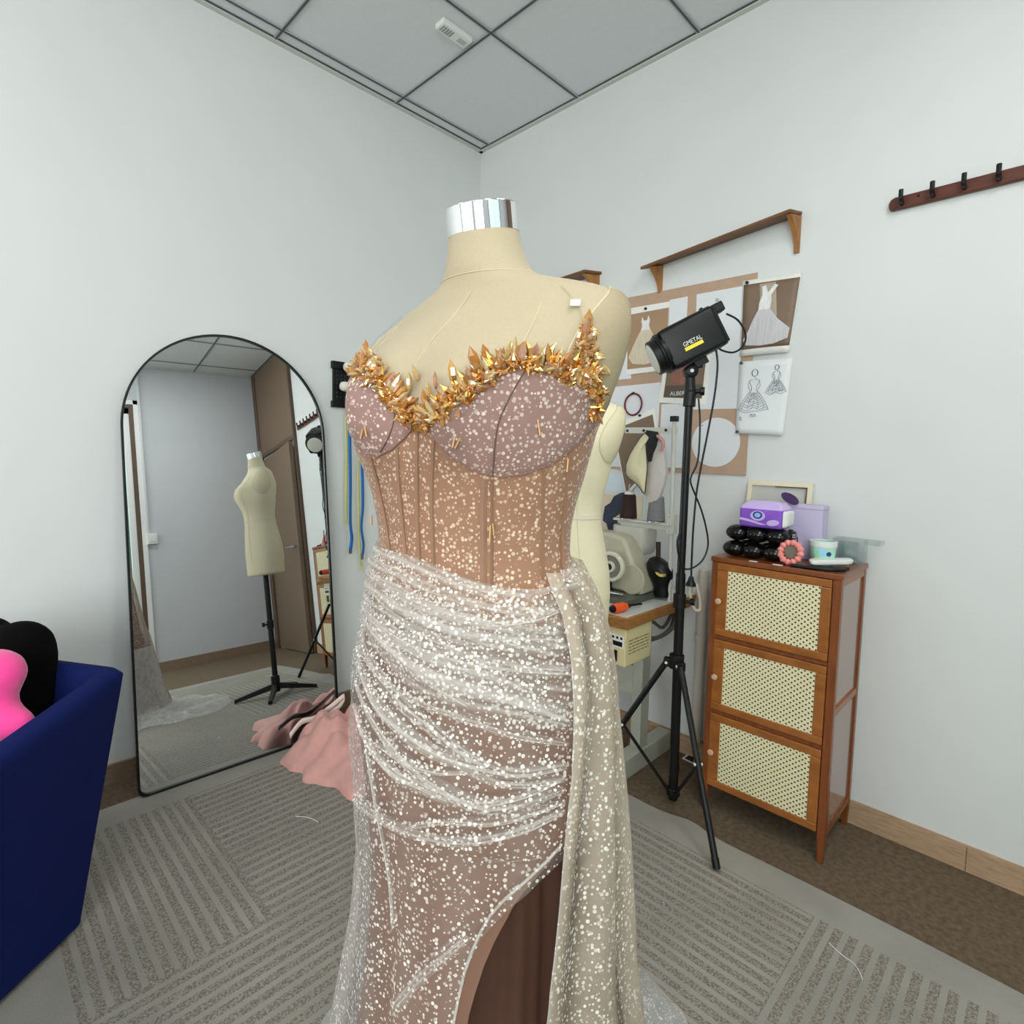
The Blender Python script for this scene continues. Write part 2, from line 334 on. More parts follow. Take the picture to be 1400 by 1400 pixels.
# rattan: staggered holes
M_RAT = bpy.data.materials.new('woven_cane'); M_RAT.use_nodes = True
def rattan_mat(m):
    N = m.node_tree.nodes; L = m.node_tree.links; B = N['Principled BSDF']; B.inputs['Roughness'].default_value = 0.5
    tc = N.new('ShaderNodeTexCoord'); sp = N.new('ShaderNodeSeparateXYZ'); L.new(tc.outputs['Object'], sp.inputs[0]); y, z = sp.outputs[1], sp.outputs[2]
    def holes(oy, oz):
        a = math_node(N, L, 'SUBTRACT', math_node(N, L, 'FRACT', math_node(N, L, 'MULTIPLY_ADD', y, 1/0.0180, oy)), 0.5)
        b = math_node(N, L, 'SUBTRACT', math_node(N, L, 'FRACT', math_node(N, L, 'MULTIPLY_ADD', z, 1/0.0165, oz)), 0.5)
        a = math_node(N, L, 'MULTIPLY', a, 0.0180); b = math_node(N, L, 'MULTIPLY', b, 0.0165)
        r = math_node(N, L, 'SQRT', math_node(N, L, 'ADD', math_node(N, L, 'MULTIPLY', a, a), math_node(N, L, 'MULTIPLY', b, b)))
        return math_node(N, L, 'LESS_THAN', r, 0.0029)
    h = math_node(N, L, 'MAXIMUM', holes(0, 0), holes(0.5, 0.5))
    n = N.new('ShaderNodeTexNoise'); n.inputs['Scale'].default_value = 60; L.new(tc.outputs['Object'], n.inputs['Vector'])
    cc = N.new('ShaderNodeMix'); cc.data_type = 'RGBA'; cc.inputs['A'].default_value = lin((226, 216, 170)); cc.inputs['B'].default_value = lin((244, 234, 198)); L.new(n.outputs['Fac'], cc.inputs['Factor'])
    c = N.new('ShaderNodeMix'); c.data_type = 'RGBA'; L.new(h, c.inputs['Factor']); L.new(cc.outputs['Result'], c.inputs['A']); c.inputs['B'].default_value = lin((58, 44, 26)); L.new(c.outputs['Result'], B.inputs['Base Color'])
    bp = N.new('ShaderNodeBump'); bp.inputs['Strength'].default_value = 0.6; bp.inputs['Distance'].default_value = 0.002; bp.invert = True; L.new(h, bp.inputs['Height']); L.new(bp.outputs[0], B.inputs['Normal'])
rattan_mat(M_RAT)
M_LED = bpy.data.materials.new('lamp_diffuser'); M_LED.use_nodes = True  # glowing face of the added ceiling panels
M_LED.node_tree.nodes['Principled BSDF'].inputs['Emission Color'].default_value = (1, 0.98, 0.95, 1); M_LED.node_tree.nodes['Principled BSDF'].inputs['Emission Strength'].default_value = 2.0

# ================================================================ ROOM
m = MB(); m.box(XW-0.1, XR+0.1, YB-1.6, YL+0.1, -0.06, 0); structure(m.build('floor', M_CARPET, smooth=False))
m = MB(); m.box(XW-0.1, XR+0.1, YL, YL+0.1, 0, ZC+0.1); structure(m.build('wall_left', M_WALL, smooth=False))
m = MB(); m.box(XR, XR+0.1, YB-0.1, YL, 0, ZC+0.1); structure(m.build('wall_right', M_WALL, smooth=False))
# back wall with the opening of the glazed door
DX0, DX1, DZ = -0.36, 1.06, 2.55
m = MB(); m.box(DX1+0.06, XR, YB-0.1, YB, 0, ZC+0.1); BX0, BX1, BZ0, BZ1 = -3.5, -1.1, 0.85, 2.65; m.box(XW, BX0, YB-0.1, YB, 0, ZC+0.1); m.box(BX1, DX0-0.06, YB-0.1, YB, 0, ZC+0.1); m.box(BX0, BX1, YB-0.1, YB, 0, BZ0); m.box(BX0, BX1, YB-0.1, YB, BZ1, ZC+0.1); m.box(DX0-0.06, DX1+0.06, YB-0.1, YB, DZ+0.06, ZC+0.1)
structure(m.build('wall_back', M_WALLB, smooth=False))
WY0, WY1, WZ0, WZ1 = -1.05, 2.05, 0.55, 2.75
m = MB(); m.box(XW-0.1, XW, YB, WY0, 0, ZC+0.1); m.box(XW-0.1, XW, WY1, YL, 0, ZC+0.1); m.box(XW-0.1, XW, WY0, WY1, 0, WZ0); m.box(XW-0.1, XW, WY0, WY1, WZ1, ZC+0.1)
structure(m.build('wall_far', M_WALL, smooth=False))
def win(name, pts_frame, glass, gm, fm):
    m = MB()
    for b in pts_frame: m.box(*b)
    o = structure(m.build(name, fm, smooth=False, bevel=0.003))
    g = MB(); g.box(*glass); g.build('window_pane', gm, o, smooth=False)
    return o
win('window_1', [(XW-0.07, XW+0.01, WY0, WY0+0.05, WZ0, WZ1), (XW-0.07, XW+0.01, WY1-0.05, WY1, WZ0, WZ1), (XW-0.07, XW+0.01, 0.0, 0.06, WZ0, WZ1), (XW-0.07, XW+0.01, 1.0, 1.06, WZ0, WZ1), (XW-0.07, XW+0.01, WY0, WY1, WZ0, WZ0+0.05), (XW-0.07, XW+0.01, WY0, WY1, WZ1-0.05, WZ1)],
    (XW-0.045, XW-0.04, WY0+0.04, WY1-0.04, WZ0+0.04, WZ1-0.04), M_GLASS, M_WHITE)
win('window_2', [(BX0, BX0+0.05, YB-0.07, YB+0.01, BZ0, BZ1), (BX1-0.05, BX1, YB-0.07, YB+0.01, BZ0, BZ1), (-2.33, -2.27, YB-0.07, YB+0.01, BZ0, BZ1), (BX0, BX1, YB-0.07, YB+0.01, BZ0, BZ0+0.05), (BX0, BX1, YB-0.07, YB+0.01, BZ1-0.05, BZ1)],
    (BX0+0.04, BX1-0.04, YB-0.045, YB-0.04, BZ0+0.04, BZ1-0.04), M_GLASS, M_WHITE)  # added window, unseen, goes with the extra daylight at the back
M_TRIMW = mat('white_trim', (236, 238, 238), 0.4)
d = win('door_1', [(DX0, DX0+0.055, YB-0.07, YB-0.02, 0, DZ), (DX1-0.055, DX1, YB-0.07, YB-0.02, 0, DZ), (DX0, DX1, YB-0.07, YB-0.02, DZ-0.06, DZ), (0.32, 0.38, YB-0.07, YB-0.02, 0, DZ), (DX0, DX1, YB-0.07, YB-0.02, 0, 0.08)],
    (DX0+0.04, DX1-0.04, YB-0.05, YB-0.045, 0.05, DZ-0.04), M_GLASSG, M_TRIMW)
m = MB(); m.box(DX1, DX1+0.035, YB-0.09, YB+0.004, 0, DZ+0.03); m.box(DX0-0.035, DX0, YB-0.09, YB+0.004, 0, DZ+0.03); m.box(DX0, DX1, YB-0.09, YB+0.004, DZ, DZ+0.03)
m.build('jamb', M_DOORF, d, smooth=False)
m = MB(); m.box(DX1+0.035, DX1+0.075, YB-0.02, YB+0.015, 0, DZ+0.07); m.box(DX0-0.075, DX0-0.035, YB-0.02, YB+0.015, 0, DZ+0.07); m.box(DX0-0.075, DX1+0.075, YB-0.02, YB+0.015, DZ+0.03, DZ+0.07)
m.build('architrave', M_TRIMW, d, smooth=False)
# brown door with transom on the right wall, near the back
dy0, dy1 = -1.36, -0.44
m = MB(); m.box(XR-0.03, XR+0.01, dy0-0.09, dy0, 0, ZC); m.box(XR-0.03, XR+0.01, dy1, dy1+0.03, 0, ZC); m.box(XR-0.03, XR+0.01, dy0, dy1, 2.02, 2.06)
d = structure(m.build('door_2', M_DOORF, smooth=False, bevel=0.003))
m = MB(); m.box(XR-0.022, XR+0.008, dy0, dy1, 2.06, ZC); m.build('transom_panel', M_DOOR, d, smooth=False)
m = MB(); ca, sa = math.cos(0.06), math.sin(0.06)
m.prism([(XR-0.012-(dy1-dy0)*0.0, dy0, 0.01), (XR-0.075, dy1, 0.01), (XR-0.075, dy1, 1.995), (XR-0.012, dy0, 1.995)], (0.04*ca, 0.04*sa, 0)); m.build('door_leaf', M_DOOR, d, smooth=False)
m = MB(); m.cyl((XR-0.075, dy1-0.07, 1.0), (XR-0.13, dy1-0.07, 1.0), 0.011); m.cyl((XR-0.125, dy1-0.07, 1.0), (XR-0.122, dy1-0.19, 1.0), 0.009); m.build('door_handle', M_STEEL, d)
# ceiling with grid
gx = [XR-0.6*k for k in range(0, 12)]; gy = [YL-0.088-0.6*k for k in range(0, 8)]
m = MB(); m.box(XW-0.1, XR+0.1, YB-0.1, YL+0.1, ZC, ZC+0.08); ceil = structure(m.build('ceiling', M_CEIL, smooth=False))
m = MB(); g2 = MB()
for x in gx[1:]:
    if x > XW: m.box(x-0.009, x+0.009, YB, YL, ZC-0.006, ZC+0.001); g2.box(x-0.0035, x+0.0035, YB, YL, ZC-0.0075, ZC-0.004)
for y in gy:
    if y > YB: m.box(XW, XR, y-0.009, y+0.009, ZC-0.0065, ZC+0.001); g2.box(XW, XR, y-0.0035, y+0.0035, ZC-0.008, ZC-0.004)
m.build('ceiling_grid', M_GRID, ceil, smooth=False); g2.build('ceiling_grid_gap', M_GAP, ceil, smooth=False)
m = MB(); w_ = 0.022
m.box(XW, XR, YL-w_, YL, ZC-0.012, ZC); m.box(XR-w_, XR, YB, YL, ZC-0.012, ZC); m.box(XW, XR, YB, YB+w_, ZC-0.012, ZC)
tr = structure(m.build('trim_1', mat('ceiling_angle', (206, 206, 202), 0.6), smooth=False))
m = MB(); m.box(XW, XR-w_, YL-w_-0.004, YL-w_, ZC-0.006, ZC); m.box(XR-w_-0.004, XR-w_, YB, YL-w_, ZC-0.006, ZC); m.build('shadow_gap', M_GAP, tr, smooth=False)
# baseboards
m = MB(); m.box(XW, XR-0.012, YL-0.012, YL, 0, 0.075); structure(m.build('baseboard_left', M_WOODL2, smooth=False))
m = MB(); m.box(XR-0.012, XR, dy1+0.03, 0.139, 0, 0.078); m.box(XR-0.012, XR, 0.141, YL, 0, 0.075); m.box(XR-0.006, XR, dy1, YL, 0.0, 0.081)
structure(m.build('baseboard_right', M_WOODL, smooth=False))
m = MB(); m.box(DX1+0.075, XR-0.03, YB, YB+0.012, 0, 0.09); structure(m.build('baseboard_back', M_WOODL2, smooth=False))
# added fill panels in the ceiling, out of view
for i, (x, y, _) in enumerate(FILL_PANELS):
    t = thing('ceiling_panel', 'square white LED panel set in the ceiling grid', 'ceiling light', (x, y, ZC), 0, 'LED panels in the ceiling')
    m = MB(); m.box(x-0.295, x+0.295, y-0.295, y+0.295, ZC-0.012, ZC-0.0005); m.build('frame', M_WHITE, t, smooth=False)
    m = MB(); m.box(x-0.275, x+0.275, y-0.275, y+0.275, ZC-0.014, ZC-0.0115); m.build('diffuser', M_LED, t, smooth=False)
# emergency light plate on the ceiling
t = thing('ceiling_plate', 'small white rectangular plate with a grille fixed to a ceiling tile', 'ceiling fixture', (1.553, 1.846, ZC))
m = MB(); m.box(1.476, 1.63, 1.818, 1.874, ZC-0.024, ZC); m.build('cover', M_WHITE, t, smooth=False, bevel=0.006)
m = MB()
for k in range(5): m.box(1.488+k*0.012, 1.494+k*0.012, 1.83, 1.862, ZC-0.0255, ZC-0.023)
m.build('grille', mat('grille_grey', (150, 152, 152), 0.5), t, smooth=False)
m = MB(); m.box(1.575, 1.615, 1.835, 1.858, ZC-0.0255, ZC-0.023); m.build('indicator_window', mat('plate_grey', (186, 190, 190), 0.3), t, smooth=False)
# socket with conduit on the back wall (seen in the mirror)
t = thing('wall_switch', 'white wall switch box under a conduit, seen in the mirror', 'switch', (1.175, YB, 1.2))
m = MB(); m.box(1.13, 1.22, YB, YB+0.035, 1.205, 1.305); m.build('switch_box', M_WHITE, t, smooth=False, bevel=0.005)
m = MB(); m.box(1.145, 1.205, YB+0.034, YB+0.04, 1.225, 1.285); m.build('rocker', M_PAPER, t, smooth=False, bevel=0.002)
m = MB(); m.box(1.133, 1.157, YB, YB+0.018, 1.305, ZC-0.012); m.build('conduit', mat('conduit_white', (214, 218, 220), 0.5), t, smooth=False, bevel=0.003)

# ================================================================ RUG
m = MB(); n = 60; rows = []
yy = np.linspace(-0.17, 2.255, 90)
def edgeR(y): return 1.812 + 0.006*math.sin(y*5) + (0.02*math.exp(-((y-0.83)/0.07)**2)) - 0.04*max(0, (y-1.0)) ** 2
for y in yy:
    e = edgeR(y); rows.append([(-0.12+(e+0.12)*k/40, y, 0.008+0.004*math.exp(-((y-0.83)/0.06)**2)*(k == 40)) for k in range(41)])
m.grid(rows); b = [[(p[0], p[1], 0.0005) for p in r] for r in rows]
per = [rows[0], b[0]]
m.grid(b, True)
m.grid([rows[0], b[0]], True); m.grid([rows[-1], b[-1]]); m.grid([[r[0] for r in rows], [r[0] for r in b]]); m.grid([[r[-1] for r in rows], [r[-1] for r in b]], True)
tag(m.build('rug', M_RUG), 'grey rug with blocks of crossing stripes under the dress form', 'rug')
# thread scraps on the rug
def scrap(p, lab, r=0.0011):
    m = MB(); m.tube([(atz(x, y, 0.0105).x, atz(x, y, 0.0105).y, 0.0105) for x, y in p], r, 5)
    tag(m.build('thread_scrap', M_WHITE), lab, 'thread', 'white thread scraps on the rug')
scrap([(1133, 1289), (1152, 1306), (1166, 1316), (1176, 1330), (1179, 1340)], 'white thread scrap on the coarse stripes below the rattan cabinet')
scrap([(404, 1116), (418, 1117), (428, 1120), (435, 1124)], 'white thread scrap on the fine stripes near the pink fabric')
# ================================================================ MIRROR
LEAN, YAW = math.radians(6.6), math.radians(2.0)
MN = Vector((-math.cos(LEAN)*math.sin(YAW), -math.cos(LEAN)*math.cos(YAW), math.sin(LEAN)))
ME1 = Vector((math.cos(YAW), -math.sin(YAW), 0)); ME2 = MN.cross(ME1)*-1
if ME2.z < 0: ME2 = -ME2
M0 = Vector((0.48, 2.236, 0.0095))
def mp(u, v, w=0): return M0 + ME1*u + ME2*v + MN*w
def arch(e, top=1.727, ul=-0.012, ur=0.772, cr=0.03):
    ul += e; ur -= e; r = (ur-ul)/2; cx_ = (ul+ur)/2; vs = top-0.392
    P = []
    for k in range(7):
        a = math.pi*1.0+math.pi/2*k/6; P.append((ul+cr+cr*math.cos(a), e+cr+cr*math.sin(a)))
    for k in range(7):
        a = math.pi*1.5+math.pi/2*k/6; P.append((ur-cr+cr*math.cos(a), e+cr+cr*math.sin(a)))
    for k in range(49):
        a = math.pi*k/48; P.append((cx_+r*math.cos(a), vs+(0.392-e)*math.sin(a)))
    return P
t = thing('arched_mirror', 'tall arched floor mirror in a thin black frame leaning on the left wall', 'mirror', (0.87, 2.24, 0))
m = MB(); P = arch(0.003); m.prism([mp(u, v, -0.004) for u, v in P], MN*0.003); m.build('mirror_glass', M_MIRROR, t, smooth=False)
m = MB(); A_, B_ = arch(0.0), arch(0.0075)
m.loft([[mp(u, v, -0.007) for u, v in A_], [mp(u, v, 0.006) for u, v in A_], [mp(u, v, 0.006) for u, v in B_], [mp(u, v, -0.007) for u, v in B_], [mp(u, v, -0.007) for u, v in A_]], cap=False)
m.build('frame', M_BLACKM, t, smooth=False)
m = MB(); m.prism([mp(u, v, -0.006) for u, v in arch(0.004)], MN*0.0015); m.build('back_panel', M_BLACK, t, smooth=False)

# ================================================================ SOFA CHAIR AND CUSHIONS
P1 = Vector((0.353, 1.75, 0.665)); a_ = Vector((-0.626, -0.78, 0)); b_ = Vector((-0.78, 0.626, 0))
t = thing('armchair', 'navy blue fabric tub armchair at the left edge of the picture', 'armchair', (0, 1.7, 0))
top = [P1, P1+a_*0.80+Vector((0, 0, -0.01)), P1+a_*0.80+b_*0.8+Vector((0, 0, 0.0)), P1+b_*0.72+Vector((0.02, 0.02, 0.10))]
bot = [Vector((0.232, 1.706, 0.035)), Vector((-0.235, 1.345, 0.035)), Vector((-0.66, 1.80, 0.035)), Vector((-0.14, 2.06, 0.035))]
def quadring(Q, inset=0.0, dz=0, n=8, rr=0.05):
    c = sum(Q, Vector())/4; out = []
    for i in range(4):
        p, q, r = Q[i-1], Q[i], Q[(i+1) % 4]
        d1 = (p-q).normalized(); d2 = (r-q).normalized()
        q2 = q + (d1+d2)*inset
        for k in range(n):
            s = k/(n-1); A = q2+d1*rr*(1-s)**2+d2*rr*s**2
            out.append(A+Vector((0, 0, dz)))
    return out
R = []
for s in (0, 0.15, 0.4, 0.7, 0.93): R.append(quadring([bot[i].lerp(top[i], s) for i in range(4)], 0, 0, rr=0.03+0.01*s))
R.append(quadring(top, 0.003, -0.012, rr=0.035)); R.append(quadring(top, 0.013, 0.0, rr=0.035)); R.append(quadring(top, 0.045, 0.003, rr=0.04)); R.append(quadring(top, 0.065, -0.015, rr=0.04))
R.append(quadring([bot[i].lerp(top[i], 0.62) for i in range(4)], 0.06, 0, rr=0.04))
m = MB(); m.loft(R, True); m.build('shell', M_NAVY, t, angle=60)
m = MB(); Q = [bot[i].lerp(top[i], 0.62) for i in range(4)]; Q = [Vector((q.x, q.y, 0.40)) for q in Q]
m.loft([quadring(Q, 0.07, 0, rr=0.05), quadring(Q, 0.065, 0.045, rr=0.05), quadring(Q, 0.09, 0.06, rr=0.06)], True); m.build('seat_cushion', M_NAVY, t, angle=60)
for i in range(4):
    c = bot[i].lerp(sum(bot, Vector())/4, 0.16); m = MB(); m.cyl((c.x, c.y, 0.012 if c.x > -0.1 else 0.0), (c.x, c.y, 0.05), 0.02, 0.026); m.build('foot', M_BLACK, t)
def plush(name, blobs, mt, label, cat, parent=None):
    mbs = bpy.data.metaballs.new(name); mbs.resolution = 0.012; mbs.render_resolution = 0.012; mbs.threshold = 0.35
    for c, r in blobs:
        e = mbs.elements.new(); e.co = c; e.radius = r*1.75; e.stiffness = 2
    o = bpy.data.objects.new(name+'_tmp', mbs); COL.objects.link(o); bpy.context.view_layer.update()
    me = bpy.data.meshes.new_from_object(o.evaluated_get(bpy.context.evaluated_depsgraph_get())); bpy.data.objects.remove(o)
    me.name = name; me.materials.clear(); me.materials.append(mt)
    for p in me.polygons: p.use_smooth = True
    o = bpy.data.objects.new(name, me); COL.objects.link(o)
    return tag(o, label, cat)
def pd(x, y, D): return tuple(atD(x, y, D))
plush('black_cushion', [(pd(28, 889, 1.42), 0.064), (pd(-22, 880, 1.44), 0.06), (pd(34, 915, 1.40), 0.055), (pd(34, 945, 1.39), 0.052), (pd(0, 940, 1.43), 0.075), (pd(-30, 960, 1.43), 0.075), (pd(34, 968, 1.38), 0.045), (pd(12, 1000, 1.39), 0.06), (pd(-25, 1030, 1.39), 0.07)], M_BLACKPL, 'black plush cushion with round lobes lying in the navy armchair', 'cushion')
plush('pink_cushion', [(pd(0, 921, 1.25), 0.042), (pd(-20, 925, 1.25), 0.05), (pd(-16, 955, 1.24), 0.045), (pd(-6, 985, 1.23), 0.042), (pd(14, 990, 1.23), 0.032), (pd(-30, 1000, 1.23), 0.055), (pd(28, 990, 1.23), 0.022)], M_HOTPINK, 'hot pink plush cushion leaning in front of the black cushion', 'cushion')

# ================================================================ PINK FABRIC PILE
t = thing('fabric_bundle', 'crumpled blush pink fabric bundle on the rug at the foot of the mirror', 'fabric', (1.22, 2.02, 0))
def outline_r(th, pts, c):
    best = None; a = []
    for p in pts:
        d = Vector((p[0]-c[0], p[1]-c[1])); a.append((math.atan2(d.y, d.x), d.length))
    a.sort(); n = len(a)
    th = (th+math.pi) % (2*math.pi)-math.pi
    for i in range(n):
        a0, r0 = a[i]; a1, r1 = a[(i+1) % n]
        if i == n-1:
            a1 += 2*math.pi
            if th < a0: th += 2*math.pi
        if a0 <= th <= a1: f = (th-a0)/max(1e-6, a1-a0); f = f*f*(3-2*f); return r0*(1-f)+r1*f
    return a[0][1]
fl = lambda x, y: atz(x, y, 0.01)
c_ = (1.21, 2.02)
OUT = [fl(386, 1042)[:2], fl(398, 1052)[:2], fl(440, 1073)[:2], fl(488, 1090)[:2], (1.25, 1.76), (1.45, 1.80), (1.52, 2.0), (1.44, 2.185), (1.25, 2.195), (1.10, 2.20), (1.03, 2.185)]
m = MB(); rows = []
NR, NT = 22, 110
for i in range(NR+1):
    r = i/NR; row = []
    for k in range(NT):
        th = 2*math.pi*k/NT; R_ = outline_r(th, OUT, c_)*(1+0.05*math.sin(9*th+1)+0.035*math.sin(17*th))
        x = c_[0]+R_*r*math.cos(th); y = c_[1]+R_*r*math.sin(th)
        back = 1/(1+math.exp(-(y-1.99)/0.035)); left = max(0, min(1, (x-0.95)/0.16))
        h = 0.010+(0.040+0.085*back*min(1, max(0, (2.20-y)/0.05))**0.6)*max(0, 1-r**6)**0.6*left**0.5
        u = math.cos(0.6)*x+math.sin(0.6)*y; v = -math.sin(0.6)*x+math.cos(0.6)*y
        h *= 1+0.20*abs(math.sin(22*v+2.5*math.sin(9*u)))+0.22*abs(math.sin(37*v+4*math.sin(7*u)+1))-0.25+0.12*math.sin(28*u+2*math.sin(15*v))
        y = min(y, 2.188); row.append((x, y, 0.009+max(0.0, h if r < 1 else 0.0)))
    rows.append(row)
m.loft(rows, cap=True); m.build('crumpled_fabric', M_PINKF, t, angle=80)
m = MB(); pts = [(1.00, 2.17, 0.085), (1.06, 2.188, 0.12), (1.12, 2.192, 0.115), (1.19, 2.19, 0.14), (1.26, 2.185, 0.175), (1.235, 2.19, 0.13), (1.15, 2.195, 0.10)]
pts = crm(pts, 5); m.grid([[p+Vector((0, 0, 0.011)) for p in pts], [p-Vector((0, 0.006, 0.011)) for p in pts]]); m.build('satin_ribbon', M_SATIN, t, solid=0.002)

# ================================================================ LEFT WALL: THREAD RACK AND TAPES
t = thing('wall_rack', 'black perforated rack with two ivory pegs on the left wall beside the dress form', 'rack', (1.41, YL, 1.58))
x0, x1 = 1.335, 1.50; z0, z1 = atY(458, 557, YL).z, atY(457, 494, YL).z
m = MB(); m.box(x0, x1, YL-0.012, YL-0.0005, z0, z1); m.box(x0-0.008, x1, YL-0.02, YL, z1-0.035, z1); m.box(x0-0.008, x1, YL-0.02, YL, z0, z0+0.03)
m.build('panel', M_BLACK, t, smooth=False, bevel=0.002)
m = MB()
for i in range(7):
    for j in range(8): m.cyl((x0+0.018+i*0.021, YL-0.0125, z0+0.05+j*0.02), (x0+0.018+i*0.021, YL-0.0145, z0+0.05+j*0.02), 0.003, n=8)
m.build('rivets', mat('rivet_grey', (70, 70, 74), 0.4), t)
M_PEG = mat('ivory_peg', (228, 222, 208), 0.45)
for (px_, py_) in ((492, 505), (487, 531)):
    p = atY(px_, py_, YL-0.04); m = MB(); d = Vector((-1, -0.12, 0.03)).normalized(); m.lathe(p, d, [(0, 0.022), (0.07, 0.023), (0.082, 0.020), (0.088, 0.012)], n=20); m.build('peg', M_PEG, t)
M_TB = mat('blue_tape', (24, 104, 176), 0.5); M_TY = mat('yellow_tape', (222, 222, 120), 0.5); M_TDK = mat('tape_tip_navy', (34, 52, 110), 0.5)
def tape(name, px, mt, lab, w, Y, x_extra=0):
    o = thing(name, lab, 'tape measure', tuple(atY(px[0][0], px[0][1], Y)), 0)
    P = crm([atY(x, y, Y) for x, y in px], 6); m = MB(); L_, R_ = [], []
    for i, p in enumerate(P):
        q = i/len(P); a = 0.25*math.sin(q*9+w*500)
        d = Vector((math.cos(a), math.sin(a)*0.8, 0))*w/2
        L_.append(p-d); R_.append(p+d)
    m.grid([L_, R_]); m.build('strip', mt, o, solid=0.0006)
    m = MB(); p = P[-1]; m.obox(p-Vector((0, 0, 0.008)), ((1, 0, 0), (0, 1, 0), (0, 0, 1)), (w, 0.002, 0.02)); m.build('end_tip', M_STEEL if mt is not M_TY else M_TY, o, smooth=False)
    return o
tape('tape_measure', [(481, 530), (477, 560), (478, 600), (479, 660), (479, 715), (481, 735), (479, 752)], M_TB, 'blue tape measure hanging from the lower peg, left one of the two blue strips', 0.017, YL-0.06)
tape('tape_measure', [(490, 535), (493, 580), (495, 640), (496, 690), (494, 720), (497, 745), (495, 760)], M_TB, 'blue tape measure hanging closest to the dress, right one of the two blue strips', 0.015, YL-0.05)
tape('tape_measure', [(476, 535), (473, 570), (474, 620), (473, 680), (474, 713)], M_TY, 'yellow tape measure hanging on the left of the blue ones', 0.011, YL-0.035)
tape('tape_measure', [(487, 540), (490, 600), (490, 680), (491, 740), (494, 774)], M_TY, 'yellow tape measure hanging between the two blue ones', 0.010, YL-0.03)

# ================================================================ SHELVES AND HOOK RAIL
def shelf(name, wl_, wr_, fl_, fr_, brk, lab):
    t = thing(name, lab, 'shelf', tuple((Vector(wl_)+Vector(wr_))/2), 0)
    wl_, wr_, fl_, fr_ = map(Vector, (wl_, wr_, fl_, fr_)); th = Vector((0, 0, 0.013))
    m = MB(); m.hexa([fl_, fr_, wr_, wl_, fl_+th, fr_+th, wr_+th, wl_+th]); m.build('board', M_SHELF, t, smooth=False, bevel=0.003)
    for (s, hgt) in brk:
        W0 = wl_.lerp(wr_, s); F0 = fl_.lerp(fr_, s); d = (F0-W0); m = MB(); poly = [W0, W0+d*0.86]
        for k in range(1, 9):
            u = k/8; poly.append(W0+d*(0.86*(1-u)**1.9+0.10*u)+Vector((0, 0, -hgt*u**0.9)))
        poly.append(W0+Vector((0, 0, -hgt)))
        m.prism(poly, (0, -0.016, 0)); m.build('bracket', M_SHELF2, t, smooth=False)
    return t
XS = XR-0.0
shelf('wall_shelf', atX(893, 367, XS), atX(1097, 294, XS), atX(875, 369, XR-0.085), atX(1080, 290, XR-0.085), [(0.055, 0.115), (0.97, 0.13)], 'brown wooden wall shelf with two curved brackets above the pinned photographs, empty')
a1 = atX(823, 375, XS); f1 = atX(799, 372, XR-0.085)
shelf('wall_shelf', a1+Vector((0, 0.62, -0.03)), a1, f1+Vector((0, 0.62, -0.03)), f1, [(0.07, 0.12), (0.955, 0.12)], 'brown wooden wall shelf behind the dress form shoulder, mostly hidden')
t = thing('hook_rail', 'dark red-brown wooden rail with black pegs high on the right wall', 'coat rack', (XR, 0.1, 2.1))
m = MB(); p = [atX(1218, 279, XR), atX(1217, 284, XR), atX(1221, 290, XR)]
yl, zl = 0.461, 2.108
poly = [(XR, 0.455, 2.082), (XR, -0.35, 2.082), (XR, -0.35, 2.122), (XR, 0.447, 2.122), (XR, 0.458, 2.117), (XR, 0.463, 2.105), (XR, 0.462, 2.09)]
poly = [(XR, y, z-0.004*(y-0.46)*0) for _, y, z in poly]
m.prism(poly, (-0.018, 0, 0)); m.build('rail', M_HOOKW, t, smooth=False, bevel=0.004)
for k, y in enumerate((0.426, 0.347, 0.272, 0.195, 0.118, 0.041, -0.036, -0.113, -0.19, -0.267)):
    m = MB(); m.tube([(XR-0.016, y, 2.096), (XR-0.036, y, 2.098), (XR-0.046, y, 2.108), (XR-0.047, y, 2.130)], 0.0065, 8, 4); m.build('peg', M_BLACK, t)
for y in (0.385, -0.1):
    m = MB(); m.cyl((XR-0.0175, y, 2.108), (XR-0.0195, y, 2.108), 0.004); m.build('screw', M_BLACK, t)

# ================================================================ KRAFT BOARD AND PAPERS (right wall)
def wpoly(m, pts, X, d): m.prism([(X, p[0], p[1]) for p in pts], (-d, 0, 0))
t = thing('pin_board', 'brown kraft board on the right wall that carries the papers and photographs', 'notice board', (XR, 1.2, 1.6))
m = MB(); wpoly(m, [(1.555, 1.985), (0.872, 1.977), (0.875, 1.204), (1.555, 1.211)], XR-0.0005, 0.007); m.build('board', M_KRAFT, t, smooth=False)
def paper(name, pts, X, lab, cat='paper', group=None, mt=None, pins=(), pincol=None):
    t = thing(name, lab, cat, (X, pts[0][0], pts[0][1]), 0, group)
    m = MB(); wpoly(m, pts, X, 0.0012); m.build('sheet', mt or M_PAPER, t, smooth=False)
    for (y, z) in pins:
        m = MB(); m.cyl((X-0.001, y, z), (X-0.008, y, z), 0.006, 0.0055, n=10); m.build('push_pin', pincol or M_BLACK, t)
    return t
XB = XR-0.0078
paper('paper_sheet', [(1.52, 1.915), (1.44, 1.925), (1.40, 1.62), (1.55, 1.62)], XB, 'plain grey-white sheet on the board just behind the dress form shoulder')
paper('paper_sheet', [(1.227, 1.937), (1.146, 1.937), (1.149, 1.70), (1.225, 1.70)], XB, 'narrow blank sheet beside the photograph of the pale gold gown')
paper('paper_sheet', [(1.108, 1.938), (0.914, 1.936), (0.918, 1.465), (1.10, 1.469)], XB, 'large blank sheet on the board behind the black studio light', pins=[(1.02, 1.90)], pincol=M_STEEL)
paper('paper_sheet', [(1.525, 1.588), (1.252, 1.592), (1.262, 1.22), (1.53, 1.22)], XB, 'blank sheet on the board under the dark red ring')
